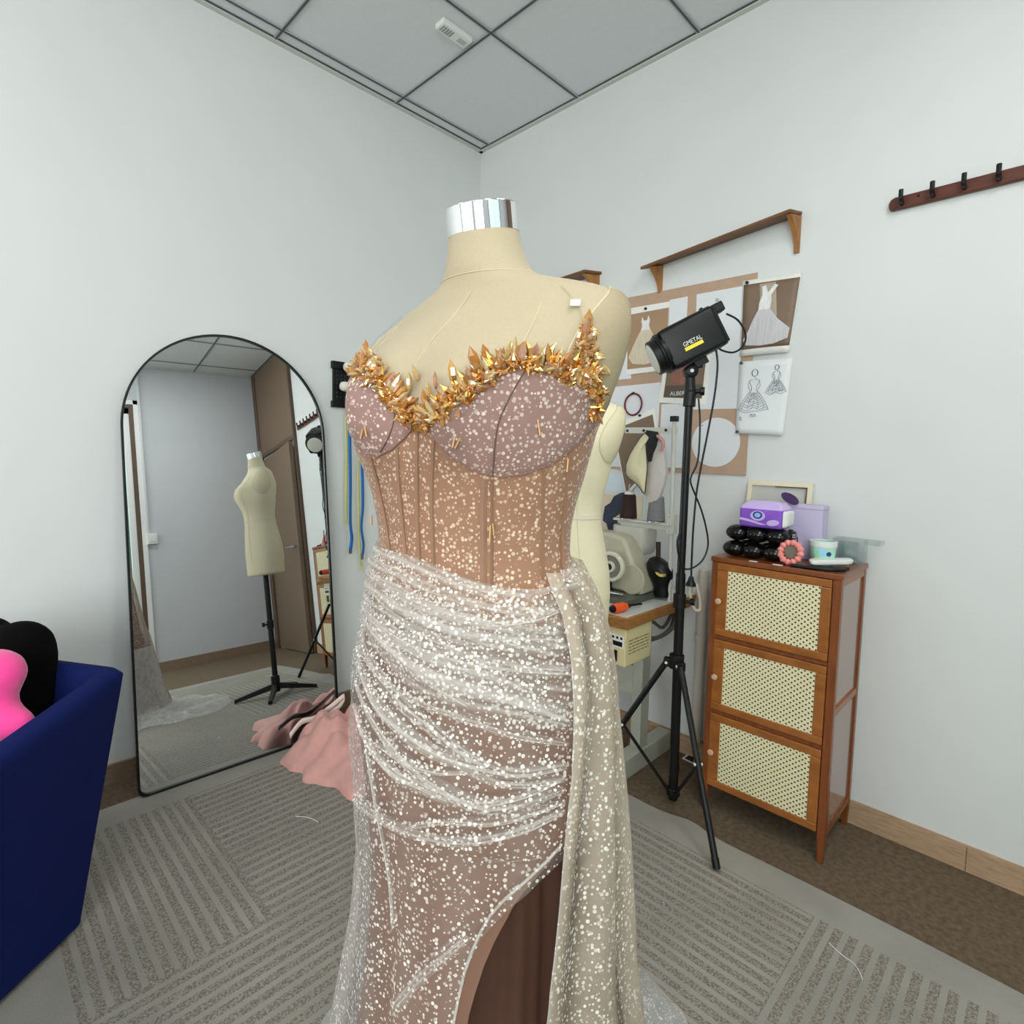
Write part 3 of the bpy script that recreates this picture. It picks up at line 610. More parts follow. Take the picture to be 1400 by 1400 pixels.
paper('paper_sheet', [(1.245, 1.497), (1.130, 1.50), (1.135, 1.225), (1.245, 1.225)], XB, 'narrow blank sheet behind the top of the thread stand')
t = thing('paper_circle', 'round white paper disc on the lower right of the board', 'paper', (XB, 1.0, 1.33))
m = MB(); wpoly(m, [(1.0+0.099*math.cos(2*math.pi*k/48), 1.333+0.099*math.sin(2*math.pi*k/48)) for k in range(48)], XB, 0.0012); m.build('disc', M_PAPER, t, smooth=False)
m = MB()
for k in range(3): wpoly(m, [(1.085-k*0.012, 1.405), (1.078-k*0.012, 1.405), (1.078-k*0.012, 1.400), (1.085-k*0.012, 1.400)], XB-0.0014, 0.0004)
m.build('printed_mark', mat('pale_grey_ink', (150, 150, 156), 0.8), t, smooth=False)
t = thing('cord_ring', 'dark red cord ring hung on a sheet of the board', 'ring', (XB-0.006, 1.381, 1.503))
m = MB(); yc, zc = 1.381, 1.503
m.tube([(XB-0.007, yc+0.043*math.cos(2*math.pi*k/24), zc+0.048*math.sin(2*math.pi*k/24)) for k in range(25)], 0.0042, 8, 2); m.build('loop', mat('wine_cord', (110, 36, 52), 0.5), t)
m = MB(); m.cyl((XB-0.0012, 1.383, 1.556), (XB-0.016, 1.383, 1.551), 0.004); m.build('pin', M_BLACK, t)
# photographs
M_BR1 = mat('photo_brown', (168, 136, 106), 0.45, noise=0.06, nscale=8); M_BR2 = mat('photo_umber', (126, 104, 86), 0.45, noise=0.10, nscale=7); M_BR3 = mat('photo_dark', (92, 78, 66), 0.45, noise=0.1, nscale=8)
M_GOWN = mat('printed_gown_white', (232, 230, 230), 0.5, noise=0.10, nscale=40, stretch=(1, 4, 0.5)); M_GOWN2 = mat('printed_gown_gauze', (206, 202, 206), 0.5, noise=0.10, nscale=30, stretch=(1, 5, 0.5)); M_GOLDG = mat('printed_gown_ivory', (214, 200, 176), 0.5, noise=0.14, nscale=40, stretch=(1, 6, 0.4))
def curl(t, pts, X, mt, nm, lift=0.0, d=0.0008):
    m = MB(); rows = []
    A, B, C_, D_ = [Vector((X, p[0], p[1])) for p in pts]
    for i in range(13):
        v = i/12; row = []
        for k in range(9):
            u = k/8; p = A.lerp(B, u).lerp(D_.lerp(C_, u), v); p.x -= lift*(v**2.2)*(0.5+0.5*math.sin(math.pi*u*0.9+0.4)) ; p.z += lift*0.3*(v**3)*math.sin(math.pi*u); row.append(p)
        rows.append(row)
    m.grid(rows); return m.build(nm, mt, t, solid=d)
def pl(t, nm, mt, pts, X, d=0.0004):
    m = MB(); wpoly(m, pts, X, d); return m.build(nm, mt, t, smooth=False)
XP = XB-0.0022
t = paper('gown_photograph', [(1.438, 1.934), (1.226, 1.930), (1.231, 1.642), (1.425, 1.638)], XP, 'pinned photograph of a full pale gold gown on brown, next to the dress form shoulder', 'photograph', mt=M_PAPERW, pins=[(1.338, 1.918)])
pl(t, 'print', M_BR1, [(1.427, 1.905), (1.228, 1.905), (1.232, 1.664), (1.421, 1.662)], XP-0.0014)
def sy(L_, c): return [(c-d, z) for d, z in L_]
yc = 1.335
pl(t, 'printed_skirt', M_GOLDG, [(yc+0.022, 1.83), (yc-0.022, 1.83), (yc-0.045, 1.79), (yc-0.088, 1.71), (yc-0.06, 1.685), (yc, 1.675), (yc+0.06, 1.685), (yc+0.082, 1.715), (yc+0.045, 1.79)], XP-0.0019)
pl(t, 'printed_bodice', M_GOWN, [(yc+0.022, 1.865), (yc+0.018, 1.885), (yc+0.010, 1.868), (yc-0.006, 1.867), (yc-0.012, 1.888), (yc-0.020, 1.868), (yc-0.016, 1.845), (yc-0.022, 1.826), (yc+0.022, 1.826), (yc+0.018, 1.845)], XP-0.0024)
t = thing('gown_photograph', 'pinned photograph of a white mermaid gown on brown, curling at the lower edge', 'photograph', (XP, 0.82, 1.8))
pts = [(0.924, 1.954), (0.715, 1.946), (0.741, 1.663), (0.918, 1.665)]
curl(t, pts, XP, M_PAPERW, 'sheet', 0.005)
curl(t, [(0.918, 1.938), (0.718, 1.928), (0.7405, 1.688), (0.914, 1.690)], XP-0.0012, M_BR2, 'print', 0.005, 0.0004)
curl(t, [(0.86, 1.93), (0.80, 1.928), (0.79, 1.80), (0.85, 1.80)], XP-0.0022, mat('photo_light_streak', (176, 160, 142), 0.5, noise=0.05, nscale=6), 'light_streak', 0.002, 0.0003)
yc = 0.835
def fan(nm, mt, pts, k):
    m = MB(); m.prism([(XP-0.0040-k-0.0060*max(0, (1.83-z)/0.15)**2.0, y, z) for y, z in pts], (-0.0004, 0, 0)); m.build(nm, mt, t, smooth=False)
fan('printed_skirt', M_GOWN2, [(yc+0.022, 1.835), (yc-0.018, 1.835), (yc-0.050, 1.79), (yc-0.093, 1.75), (yc-0.088, 1.715), (yc-0.04, 1.70), (yc+0.01, 1.698), (yc+0.06, 1.705), (yc+0.073, 1.725), (yc+0.055, 1.76), (yc+0.04, 1.80)], 0.0)
fan('printed_bodice', M_GOWN, [(yc+0.012, 1.918), (yc-0.002, 1.920), (yc-0.010, 1.892), (yc-0.032, 1.919), (yc-0.045, 1.914), (yc-0.022, 1.882), (yc-0.024, 1.86), (yc-0.020, 1.832), (yc+0.022, 1.832), (yc+0.020, 1.86), (yc+0.010, 1.885)], 0.0008)
m = MB(); m.cyl((XP-0.001, 0.905, 1.944), (XP-0.008, 0.905, 1.944), 0.006, n=10); m.build('push_pin', M_BLACK, t)
t = thing('gown_sketch', 'white sheet with ink sketches of two ball gowns, pinned below the mermaid gown photograph', 'drawing', (XP, 0.82, 1.5))
curl(t, [(0.920, 1.646), (0.727, 1.641), (0.745, 1.357), (0.919, 1.367)], XP, mat('sketch_paper', (234, 238, 240), 0.7), 'sheet', 0.006)
M_INK = mat('ink', (92, 92, 112), 0.8)
m = MB()
def stroke(pts, r=0.0007):
    P = crm([(0, y, z) for y, z in pts], 4)
    A_, B_ = [], []
    for i, p in enumerate(P):
        d = (P[min(i+1, len(P)-1)]-P[max(0, i-1)]).normalized(); nn = Vector((0, -d.z, d.y))*r
        X = XP-0.0022-0.006*max(0, (1.65-p.z)/0.28)**2.2
        A_.append(Vector((X, p.y+nn.y, p.z+nn.z))); B_.append(Vector((X, p.y-nn.y, p.z-nn.z)))
    m.grid([A_, B_])
def gown(yc, zt, s, wob):
    r2 = random.Random(wob)
    for k in range(3): stroke([(yc+0.012*s*math.cos(a)*(1+0.1*k), zt+0.016*s*math.sin(a)) for a in np.linspace(0, 6.3, 9)])
    stroke([(yc-0.003, zt-0.016*s), (yc-0.003, zt-0.03*s)])
    for e in (-1, 1): stroke([(yc+e*0.004, zt-0.03*s), (yc+e*0.022*s, zt-0.035*s), (yc+e*0.012*s, zt-0.06*s), (yc+e*0.010*s, zt-0.078*s)])
    for e in (-1, 1): stroke([(yc+e*0.022*s, zt-0.036*s), (yc+e*0.026*s, zt-0.06*s), (yc+e*0.014*s, zt-0.08*s)])
    for e in (-1, 1): stroke([(yc+e*0.010*s, zt-0.078*s), (yc+e*0.03*s, zt-0.10*s), (yc+e*0.055*s, zt-0.14*s), (yc+e*0.068*s, zt-0.17*s)])
    for k in range(9):
        z = zt-0.085*s-0.010*s*k; w = (0.016+0.006*k)*s
        stroke([(yc+w, z), (yc+w*0.5, z-0.012*s+r2.uniform(-.004, .004)), (yc, z-0.004*s+r2.uniform(-.004, .004)), (yc-w*0.5, z-0.012*s+r2.uniform(-.004, .004)), (yc-w, z)], 0.0006)
    for k in range(5):
        y = yc+(-0.045+0.022*k)*s; stroke([(y*0.3+yc*0.7, zt-0.09*s), (y, zt-0.14*s), (y+r2.uniform(-.01, .01), zt-0.165*s)], 0.0005)
gown(0.858, 1.598, 0.84, 3); gown(0.779, 1.612, 0.55, 8)
for z in (1.437, 1.431): stroke([(0.868, z), (0.862, z+0.004), (0.856, z), (0.850, z+0.004), (0.845, z)], 0.0008)
for z in (1.428, 1.420): stroke([(0.908, z), (0.903, z+0.004), (0.897, z-0.002)], 0.0008)
m.build('ink_lines', M_INK, t, smooth=False)
M_GPIN = mat('green_pin', (40, 90, 70), 0.4)
for y, z in ((0.911, 1.640), (0.912, 1.374)):
    m = MB(); m.cyl((XP-0.001, y, z), (XP-0.009, y, z), 0.0055, n=10); m.build('push_pin', M_GPIN, t)
t = paper('portrait_poster', [(1.235, 1.71), (1.030, 1.715), (1.046, 1.487), (1.259, 1.505)], XP, 'photograph poster with white border and white lettering, behind the studio light bracket', 'poster', mt=M_PAPERW)
pl(t, 'print', M_BR2, [(1.218, 1.705), (1.052, 1.708), (1.064, 1.512), (1.236, 1.526)], XP-0.0014)
pl(t, 'dark_band', M_BR3, [(1.228, 1.575), (1.064, 1.570), (1.064, 1.512), (1.236, 1.526)], XP-0.0019)
pl(t, 'printed_figure', mat('printed_hair_brown', (150, 98, 82), 0.5, noise=0.2, nscale=30), [(1.205, 1.68), (1.15, 1.69), (1.115, 1.65), (1.125, 1.60), (1.15, 1.575), (1.19, 1.573), (1.205, 1.60)], XP-0.0024)
text_mesh('lettering', 'ALBERTA F', 0.024, (XP-0.0028, 1.205, 1.532), (0, -1, -0.02), (0, -0.0, 1), M_WHITE, t, 0.0002)
t = paper('corset_photograph', [(1.487, 1.412), (1.276, 1.482), (1.235, 1.27), (1.40, 1.085)], XP-0.001, 'tilted pinned photograph with brown ground half hidden by the thread stand', 'photograph', mt=M_PAPERW, pins=[(1.345, 1.452)])
pl(t, 'print', M_BR2, [(1.476, 1.392), (1.283, 1.455), (1.243, 1.27), (1.40, 1.105)], XP-0.0024)
t = thing('wall_poster', 'cream poster with a ragged dark blue shape on the wall behind the sewing machine', 'poster', (XR, 1.5, 1.0))
m = MB(); wpoly(m, [(1.66, 1.09), (1.32, 1.09), (1.32, 0.78), (1.66, 0.78)], XR-0.0005, 0.0015); m.build('sheet', mat('cream_poster', (226, 208, 186), 0.7), t, smooth=False)
m = MB(); rg = random.Random(5); P = []
for q in [(858, 673), (848, 676), (840, 680), (833, 687), (828, 693), (826, 702), (824, 711), (829, 716), (830, 724), (833, 732), (835, 741), (839, 744), (842, 734), (845, 725), (845, 716), (843, 708), (848, 703), (853, 706), (860, 700), (868, 690)]:
    p = atX(q[0], q[1], XR-0.003); P.append((p.y+rg.uniform(-.006, .006), p.z+rg.uniform(-.006, .006)))
wpoly(m, P, XR-0.0022, 0.0005); m.build('printed_shape', mat('printed_navy', (56, 62, 82), 0.7, noise=0.2, nscale=20), t, smooth=False)
t = thing('wall_paper_strip', 'plain white sheet taped to the wall under the kraft board, behind the plain form', 'paper', (XR, 1.47, 1.15))
m = MB(); wpoly(m, [(1.62, 1.185), (1.40, 1.183), (1.395, 1.105), (1.62, 1.10)], XR-0.0005, 0.001); m.build('sheet', mat('blue_white_paper', (216, 228, 238), 0.6), t, smooth=False)
# ================================================================ STUDIO LIGHT ON TRIPOD STAND
DT = 1.98
hub = atD(925, 905, DT); BX, BY = hub.x, hub.y
t = thing('light_stand', 'black tripod light stand in front of the rattan cabinet', 'tripod', (BX, BY, 0))
pt = atD(942, 552, DT); pb = atD(920, 1092, DT)
m = MB(); m.cyl(pb, hub+(pt-hub)*0.35, 0.0165, n=16); m.build('lower_pole', M_BLACKM, t)
m = MB(); m.cyl(hub+(pt-hub)*0.30, pt, 0.0135, n=16); m.build('upper_pole', M_BLACKM, t)
for s, r in ((0.24, 0.022), (0.0, 0.026)):
    c = hub+(pt-hub)*s; d = (pt-hub).normalized(); m = MB(); m.cyl(c-d*0.022, c+d*0.028, r, n=18); m.build('collar', M_BLACK, t, bevel=0.002)
c = hub+(pt-hub)*0.24; m = MB(); m.cyl(c+RT*0.0, c+Vector((0.35, -0.9, 0.1)).normalized()*0.045, 0.006, n=8); m.lathe(c+Vector((0.35, -0.9, 0.1)).normalized()*0.036, Vector((0.35, -0.9, 0.1)), [(0, 0.012), (0.014, 0.014)], n=10); m.build('clamp_knob', M_BLACK, t)
low = pb.lerp(hub, 0.06)
M_CAPW = mat('rivet_white', (226, 226, 224), 0.3)
for tgt in (atz(980, 1188, 0.016), Vector((BX+0.20, BY+0.08, 0.014)), atz(800, 1062, 0.014)):
    d = Vector((tgt.x-BX, tgt.y-BY, 0)).normalized(); A_ = hub+d*0.034-Vector((0, 0, 0.004)); m = MB()
    m.obox(hub+d*0.026-Vector((0, 0, 0.004)), (d, Vector((-d.y, d.x, 0)), upv), (0.036, 0.03, 0.03)); m.build('leg_bracket', M_BLACK, t, smooth=False, bevel=0.003)
    m = MB(); m.cyl(A_, tgt, 0.0105, n=12); lg = m.build('leg', M_BLACKM, t)
    m = MB(); m.cyl(tgt+(A_-tgt).normalized()*0.03, tgt-Vector((0, 0, 0.0)), 0.0125, 0.0115, n=12); m.build('rubber_foot', M_BLACK, lg)
    md = A_.lerp(tgt, 0.52); m = MB(); m.cyl(low+d*0.02, md, 0.006, n=8); m.build('brace', M_BLACKM, t)
    m = MB(); n_ = Vector((-d.y, d.x, 0)); m.cyl(md-n_*0.014, md+n_*0.014, 0.005, n=8); m.cyl(A_-n_*0.017, A_+n_*0.017, 0.005, n=8); m.build('rivet', M_CAPW, t)
m = MB(); m.cyl(low-Vector((0, 0, 0.014)), low+Vector((0, 0, 0.014)), 0.024, n=16); m.build('spider_hub', M_BLACK, t, bevel=0.002)

hc = atD(942, 466, DT)
t = thing('studio_light', 'black studio lamp head with yellow bar on top of the tripod stand', 'studio light', tuple(atD(944, 520, DT)))
ax_ = (-rt*0.86*1.0 - upv*0.455 + fh*0.10).normalized()     # the way the lamp looks
u_ = (upv - ax_*upv.dot(ax_)).normalized(); s_ = (-ax_).cross(u_)
u_ = (u_ - s_*0.0).normalized()
def roundring(c, a, b, wa, wb, rr, n=6):
    out = []
    for (sx, sy_) in ((1, 1), (-1, 1), (-1, -1), (1, -1)):
        cx_, cy_ = sx*(wa-rr), sy_*(wb-rr); st = {(1, 1): 0, (-1, 1): 90, (-1, -1): 180, (1, -1): 270}[(sx, sy_)]
        for k in range(n):
            an = math.radians(st+90*k/(n-1)); out.append(c+a*(cx_+rr*math.cos(an))+b*(cy_+rr*math.sin(an)))
    return out
LB = 0.205
m = MB(); Rr = [roundring(hc+ax_*x, s_, u_, w*0.064, w*0.071, 0.016*w) for x, w in ((-0.098, 0.9), (-0.095, 0.97), (-0.085, 1.0), (0.085, 1.0), (0.092, 0.97))]
m.loft(Rr); m.build('body', M_BLACK, t, angle=50)
m = MB(); m.lathe(hc+ax_*0.088, ax_, [(0, 0.072), (0.014, 0.074), (0.016, 0.068), (0.022, 0.068), (0.024, 0.062), (0.045, 0.062), (0.047, 0.056)], n=32); m.build('front_ring', M_BLACK, t)
m = MB(); m.lathe(hc+ax_*0.1345, ax_, [(0, 0.054), (0.002, 0.05), (0.004, 0.03)], n=28); m.build('lens', mat('frosted_lens', (228, 226, 216), 0.3), t)
m = MB()
for k in (-1, 1): m.obox(hc+u_*0.071+s_*0.03*k-ax_*0.01, (ax_, s_, u_), (0.17, 0.006, 0.006))
m.build('top_rail', M_BLACKM, t, smooth=False)
m = MB(); m.obox(hc-ax_*0.118+u_*0.055, (ax_, s_, u_), (0.055, 0.05, 0.034)); m.obox(hc-ax_*0.10+u_*0.035, (ax_, s_, u_), (0.02, 0.04, 0.03)); m.build('rear_handle', M_BLACK, t, smooth=False, bevel=0.005)
m = MB(); m.obox(hc-ax_*0.099, (ax_, s_, u_), (0.008, 0.118, 0.128)); m.build('rear_plate', M_BLACKM, t, smooth=False, bevel=0.003)
m = MB(); m.obox(hc-ax_*0.08+u_*0.077, (ax_, s_, u_), (0.012, 0.012, 0.012)); m.build('rear_knob', M_BLACK, t, smooth=False, bevel=0.003)
yk = hc+s_*0.0643
p0 = yk+ax_*0.040-u_*0.030
m = MB(); m.obox(p0-ax_*0.030+u_*0.004+s_*0.0004, (ax_, u_, s_), (0.064, 0.012, 0.001)); m.build('yellow_bar', mat('yellow_print', (248, 226, 60), 0.5), t, smooth=False)
text_mesh('lettering', 'GMETAL', 0.0215, tuple(p0+ax_*0.001+u_*0.0135), -ax_, u_, M_WHITE, t, 0.0005, sx=0.80)
kn = atD(944, 508, DT)
m = MB(); m.obox(hc-u_*0.082-ax_*0.003, (ax_, s_, u_), (0.045, 0.03, 0.028)); m.tube([hc-u_*0.09-ax_*0.004, kn+Vector((0, 0, 0.012)), kn], 0.014, 10, 3); m.build('tilt_bracket', M_BLACK, t, smooth=False, bevel=0.003)
m = MB(); m.lathe(kn-s_*0.022, s_, [(0, 0.016), (0.004, 0.023), (0.04, 0.023), (0.045, 0.016)], n=20); m.build('tilt_joint', M_BLACK, t)
m = MB(); m.lathe(kn+s_*0.022, s_, [(0, 0.007), (0.003, 0.006)], n=12); m.build('joint_screw', M_CAPW, t)
m = MB(); k2 = atD(944, 535, DT); m.cyl(kn-Vector((0, 0, 0.012)), k2, 0.016, 0.019, n=14); m.cyl(k2, atD(942, 556, DT), 0.021, n=14); m.build('spigot', M_BLACK, t, bevel=0.002)
m = MB(); m.lathe(k2+rt*0.01, rt-fh*0.3, [(0, 0.008), (0.02, 0.008), (0.022, 0.015), (0.036, 0.015)], n=12); m.build('spigot_knob', M_BLACK, t)
D2 = DT-0.03
m = MB(); m.tube([atD(x, y, D2) for x, y in [(993, 429), (1008, 437), (1018, 452), (1019, 466), (1012, 477), (1001, 482), (987, 479), (981, 474)]], 0.0033, 8, 4); m.build('loop_cable', M_BLACK, t)
m = MB(); m.tube([atD(x, y, D2) for x, y in [(979, 478), (981, 500), (977, 540), (968, 590), (958, 640), (952, 676), (948, 720), (946, 757), (945, 790)]], 0.0036, 8, 4); m.build('power_cord', M_BLACK, t)
m = MB(); p = atD(945, 788, D2); m.lathe(p, (0, 0, -1), [(0, 0.007), (0.016, 0.011), (0.026, 0.017), (0.034, 0.018)], n=14); pg = m.build('plug', M_BLACK, t)
m = MB()
for k in (-1, 1): q = p+rt*0.007*k-Vector((0, 0, 0.032)); m.cyl(q, q-Vector((0, 0, 0.02)), 0.002, n=8)
m.build('prong', M_STEEL, pg)
m = MB(); m.tube([atD(x, y, D2) for x, y in [(955, 545), (957, 580), (954, 630), (944, 655), (950, 675), (958, 695), (965, 720), (968, 745), (961, 765), (948, 776), (935, 777), (928, 760), (926, 740), (931, 725)]], 0.0032, 8, 4); m.build('coiled_cord', M_BLACK, t)

# ================================================================ SEWING TABLE
TX0, TX1, TY0, TY1, TZ = 1.587, 2.088, 0.966, 1.52, 0.745
KS = 1.079
t = thing('sewing_table', 'sewing machine table with white top and thick wooden edge against the right wall', 'table', (1.9, 1.25, 0))
m = MB(); m.hexa([(TX0+0.02, TY0+0.01, TZ-0.05), (TX1, TY0+0.01, TZ-0.05), (TX1, TY1, TZ-0.05), (TX0-0.055, TY1, TZ-0.05), (TX0, TY0, TZ-0.003), (TX1, TY0, TZ-0.003), (TX1, TY1, TZ-0.003), (TX0, TY1, TZ-0.003)]); m.build('tabletop', M_TABLEW, t, smooth=False, bevel=0.006)
m = MB(); m.box(TX0+0.004, TX1-0.003, TY0+0.005, TY1-0.004, TZ-0.003, TZ); m.build('laminate_top', M_TABLET, t, smooth=False)
KS = 1.0; TZL = CH+(TZ-0.05-CH)*1.079-0.0005
for (lx, ly) in ((2.03, 1.155), (2.03, 1.52)):
    m = MB(); m.box(lx-0.035, lx+0.03, ly-0.02, ly+0.025, 0.084, TZL); m.build('leg', M_LEG, t, smooth=False, bevel=0.004)
    m = MB(); m.box(1.83, 2.24, ly-0.03, ly+0.03, 0.0, 0.085); m.build('foot_bar', M_LEG, t, smooth=False, bevel=0.006)
m = MB(); m.box(1.995, 2.0, 1.175, 1.50, 0.30, 0.42); m.box(2.0, 2.04, 1.175, 1.50, 0.41, 0.42); m.box(2.0, 2.04, 1.175, 1.50, 0.30, 0.31); m.build('cross_beam', M_LEG, t, smooth=False)
KS = 1.079
m = MB(); m.box(1.66, 1.74, 1.0, 1.4, TZ-0.075, TZ-0.05); m.build('under_rail', M_BLACK, t, smooth=False)
t = thing('control_box', 'cream motor control box with rocker switch under the sewing table', 'control box', (1.71, 1.04, 0.56))
cx0, cx1, cy0, cy1, cz0, cz1 = 1.615, 1.785, 0.985, 1.075, 0.565, TZ-0.0505
m = MB(); m.box(cx0, cx1, cy0, cy1, cz0, cz1); m.build('housing', M_BOXC, t, smooth=False, bevel=0.004)
m = MB()
for k in range(4): m.box(cx0-0.0015, cx0, cy0+0.012+k*0.016, cy0+0.020+k*0.016, cz1-0.038, cz1-0.030)
m.box(cx0-0.0015, cx0, cy0+0.012, cy0+0.068, cz1-0.062, cz1-0.046); m.build('display', M_BLACK, t, smooth=False)
m = MB(); m.box(cx0-0.0008, cx0, cy0+0.006, cy0+0.074, cz1-0.068, cz1-0.024); m.build('display_plate', M_PAPERW, t, smooth=False)
m = MB(); m.box(cx0-0.004, cx0, cy0+0.03, cy0+0.056, cz0+0.014, cz0+0.052); m.build('rocker_switch', M_BLACK, t, smooth=False, bevel=0.001)
m = MB(); m.cyl((cx0-0.004, cy1-0.012, cz0+0.018), (cx0, cy1-0.012, cz0+0.018), 0.005); m.build('jack', M_BLACK, t)
m = MB(); rg = random.Random(2)
for r in range(5):
    x = cx0+0.02; z = cz1-0.045-r*0.011
    while x < cx1-0.02:
        w = rg.uniform(0.006, 0.03); m.box(x, min(x+w, cx1-0.02), cy0-0.0006, cy0, z, z+0.003); x += w+0.006
m.build('printed_text_lines', mat('print_olive', (110, 104, 70), 0.7), t, smooth=False)
m = MB()
m.tube([(1.80, 1.04, 0.62), (1.88, 1.02, 0.60), (1.97, 1.0, 0.63), (2.0, 1.0, 0.70)], 0.008, 8, 4); m.tube([(1.80, 1.05, 0.65), (1.86, 1.03, 0.665), (1.93, 1.02, 0.63), (1.99, 1.01, 0.69)], 0.006, 8, 4); m.tube([(1.79, 1.06, 0.60), (1.9, 1.04, 0.585), (1.99, 1.02, 0.62), (2.02, 1.02, 0.70)], 0.006, 8, 4)
m.build('cable_bunch', mat('cable_grey', (92, 88, 84), 0.6), t)

# ---- sewing machine
t = thing('sewing_machine', 'grey-green industrial sewing machine with handwheel on the sewing table', 'sewing machine', (1.83, 1.25, TZ))
m = MB(); m.box(1.70, 1.94, 1.035, 1.515, TZ, TZ+0.022); m.build('bed_plate', mat('machine_bed', (86, 88, 78), 0.4), t, smooth=False, bevel=0.004)
m = MB(); xm0, xm1 = 1.80, 1.90
poly = [(1.075, TZ+0.022), (1.085, TZ+0.075), (1.115, TZ+0.13), (1.145, TZ+0.20), (1.165, TZ+0.225), (1.22, TZ+0.235), (1.50, TZ+0.225), (1.53, TZ+0.20), (1.53, TZ+0.07), (1.47, TZ+0.06), (1.46, TZ+0.13), (1.30, TZ+0.13), (1.27, TZ+0.022)]
m.prism([(xm0, y-0.035, z) for y, z in poly], (xm1-xm0, 0, 0)); m.build('machine_body', M_MACH, t, angle=50, bevel=0.014)
m = MB(); wc = Vector((xm0-0.03, 1.150, TZ+0.118)); m.lathe(wc, (-1, -0.1, 0), [(0, 0.03), (0.0, 0.052), (0.004, 0.056), (0.016, 0.056), (0.020, 0.052), (0.020, 0.044), (0.012, 0.042), (0.012, 0.022), (0.022, 0.020), (0.022, 0.0)], n=32, cap=False); m.cyl(wc+Vector((0.03, 0, 0)), wc, 0.02); m.build('handwheel', mat('wheel_enamel', (214, 210, 192), 0.3), t)
m = MB(); m.lathe(wc+Vector((-0.0125, 0, 0)), (-1, -0.1, 0), [(0, 0.041), (0.002, 0.041)], n=28); m.build('wheel_web', mat('wheel_grey', (120, 118, 104), 0.4), t)
m = MB(); m.lathe(wc+Vector((-0.016, 0, 0)), (-1, -0.1, 0), [(0, 0.014), (0.010, 0.012)], n=18); m.build('wheel_nut', M_BLACK, t)
m = MB(); m.lathe(Vector((xm0-0.001, 1.085, TZ+0.075)), (-1, 0, 0), [(0, 0.055), (0.003, 0.053), (0.003, 0.04)], n=30); m.build('round_cover', M_MACH, t)
m = MB(); m.box(1.765, 1.80, 1.165, 1.21, TZ+0.022, TZ+0.075); m.cyl((1.76, 1.18, TZ+0.06), (1.73, 1.16, TZ+0.058), 0.006); m.tube([(1.76, 1.17, TZ+0.07), (1.74, 1.15, TZ+0.075), (1.745, 1.14, TZ+0.065)], 0.003, 6, 3); m.build('mechanism', M_BLACK, t, smooth=False, bevel=0.003)
m = MB(); m.tube([(1.72, 1.30, TZ+0.035), (1.72, 1.14, TZ+0.032), (1.735, 1.075, TZ+0.03)], 0.005, 8, 3); m.build('steel_rod', M_STEEL, t)
m = MB(); ob = Vector((1.93, 1.155, 0.955)); m.loft([roundring(ob+Vector((0, 0, z)), Vector((1, 0, 0)), Vector((0, 1, 0)), 0.055*w, 0.075*w, 0.03*w) for z, w in ((-0.058, 0.8), (-0.05, 0.92), (-0.02, 1.0), (0.04, 1.02), (0.048, 1.0))]); m.build('oil_reservoir', mat('reservoir_grey', (190, 188, 178), 0.4), t)
m = MB(); m.cyl((1.93, 1.135, 0.90), (1.93, 1.135, TZ+0.02), 0.012); m.build('reservoir_post', M_BLACK, t)
# ---- thread stand
t = thing('thread_stand', 'pale metal thread stand with cone tray and crossbar on the sewing table', 'thread stand', (1.9, 0.975, TZ))
XS_ = 1.90
top = atX(922, 575, XS_); base = Vector((XS_, 0.985, TZ))
M_STAND = mat('stand_pale_grey', (206, 206, 198), 0.4)
m = MB(); m.cyl(base, top, 0.0075, n=12); m.build('pole', M_STAND, t)
m = MB(); m.box(XS_-0.012, XS_+0.012, top.y-0.012, top.y+0.012, top.z-0.004, top.z+0.016); m.build('pole_cap', M_BLACK, t, smooth=False, bevel=0.002)
def pol(z): return base.lerp(top, (z-base.z)/(top.z-base.z))
zb = atX(918, 588, XS_).z
m = MB(); q = pol(zb); m.obox(q+Vector((0, 0.095, 0.0)), ((1, 0, 0), (0, 1, 0.02), (0, 0, 1)), (0.004, 0.215, 0.022)); m.build('crossbar', M_STAND, t, smooth=False)
m = MB(); 
for dy in (0.03, 0.12, 0.19): m.cyl(q+Vector((-0.002, dy, 0)), q+Vector((-0.006, dy, 0)), 0.005, n=10)
m.build('guide_eyelet', M_BLACK, t)
zt = atX(920, 722, XS_).z; q = pol(zt)
m = MB(); m.box(XS_-0.02, XS_+0.02, q.y-0.01, q.y+0.235, zt+0.008, zt+0.016); m.box(XS_-0.006, XS_+0.006, q.y-0.01, q.y+0.21, zt-0.012, zt+0.009); m.build('tray', M_STAND, t, smooth=False, bevel=0.002)
m = MB(); m.box(XS_-0.014, XS_+0.014, q.y-0.016, q.y+0.012, zt-0.02, zt+0.05)
for dz in (-0.01, 0.02, 0.04): m.cyl((XS_-0.014, q.y+0.004, zt+dz), (XS_-0.02, q.y+0.004, zt+dz), 0.005, n=8)
m.build('clamp', M_STAND, t, smooth=False)
ytr = {}
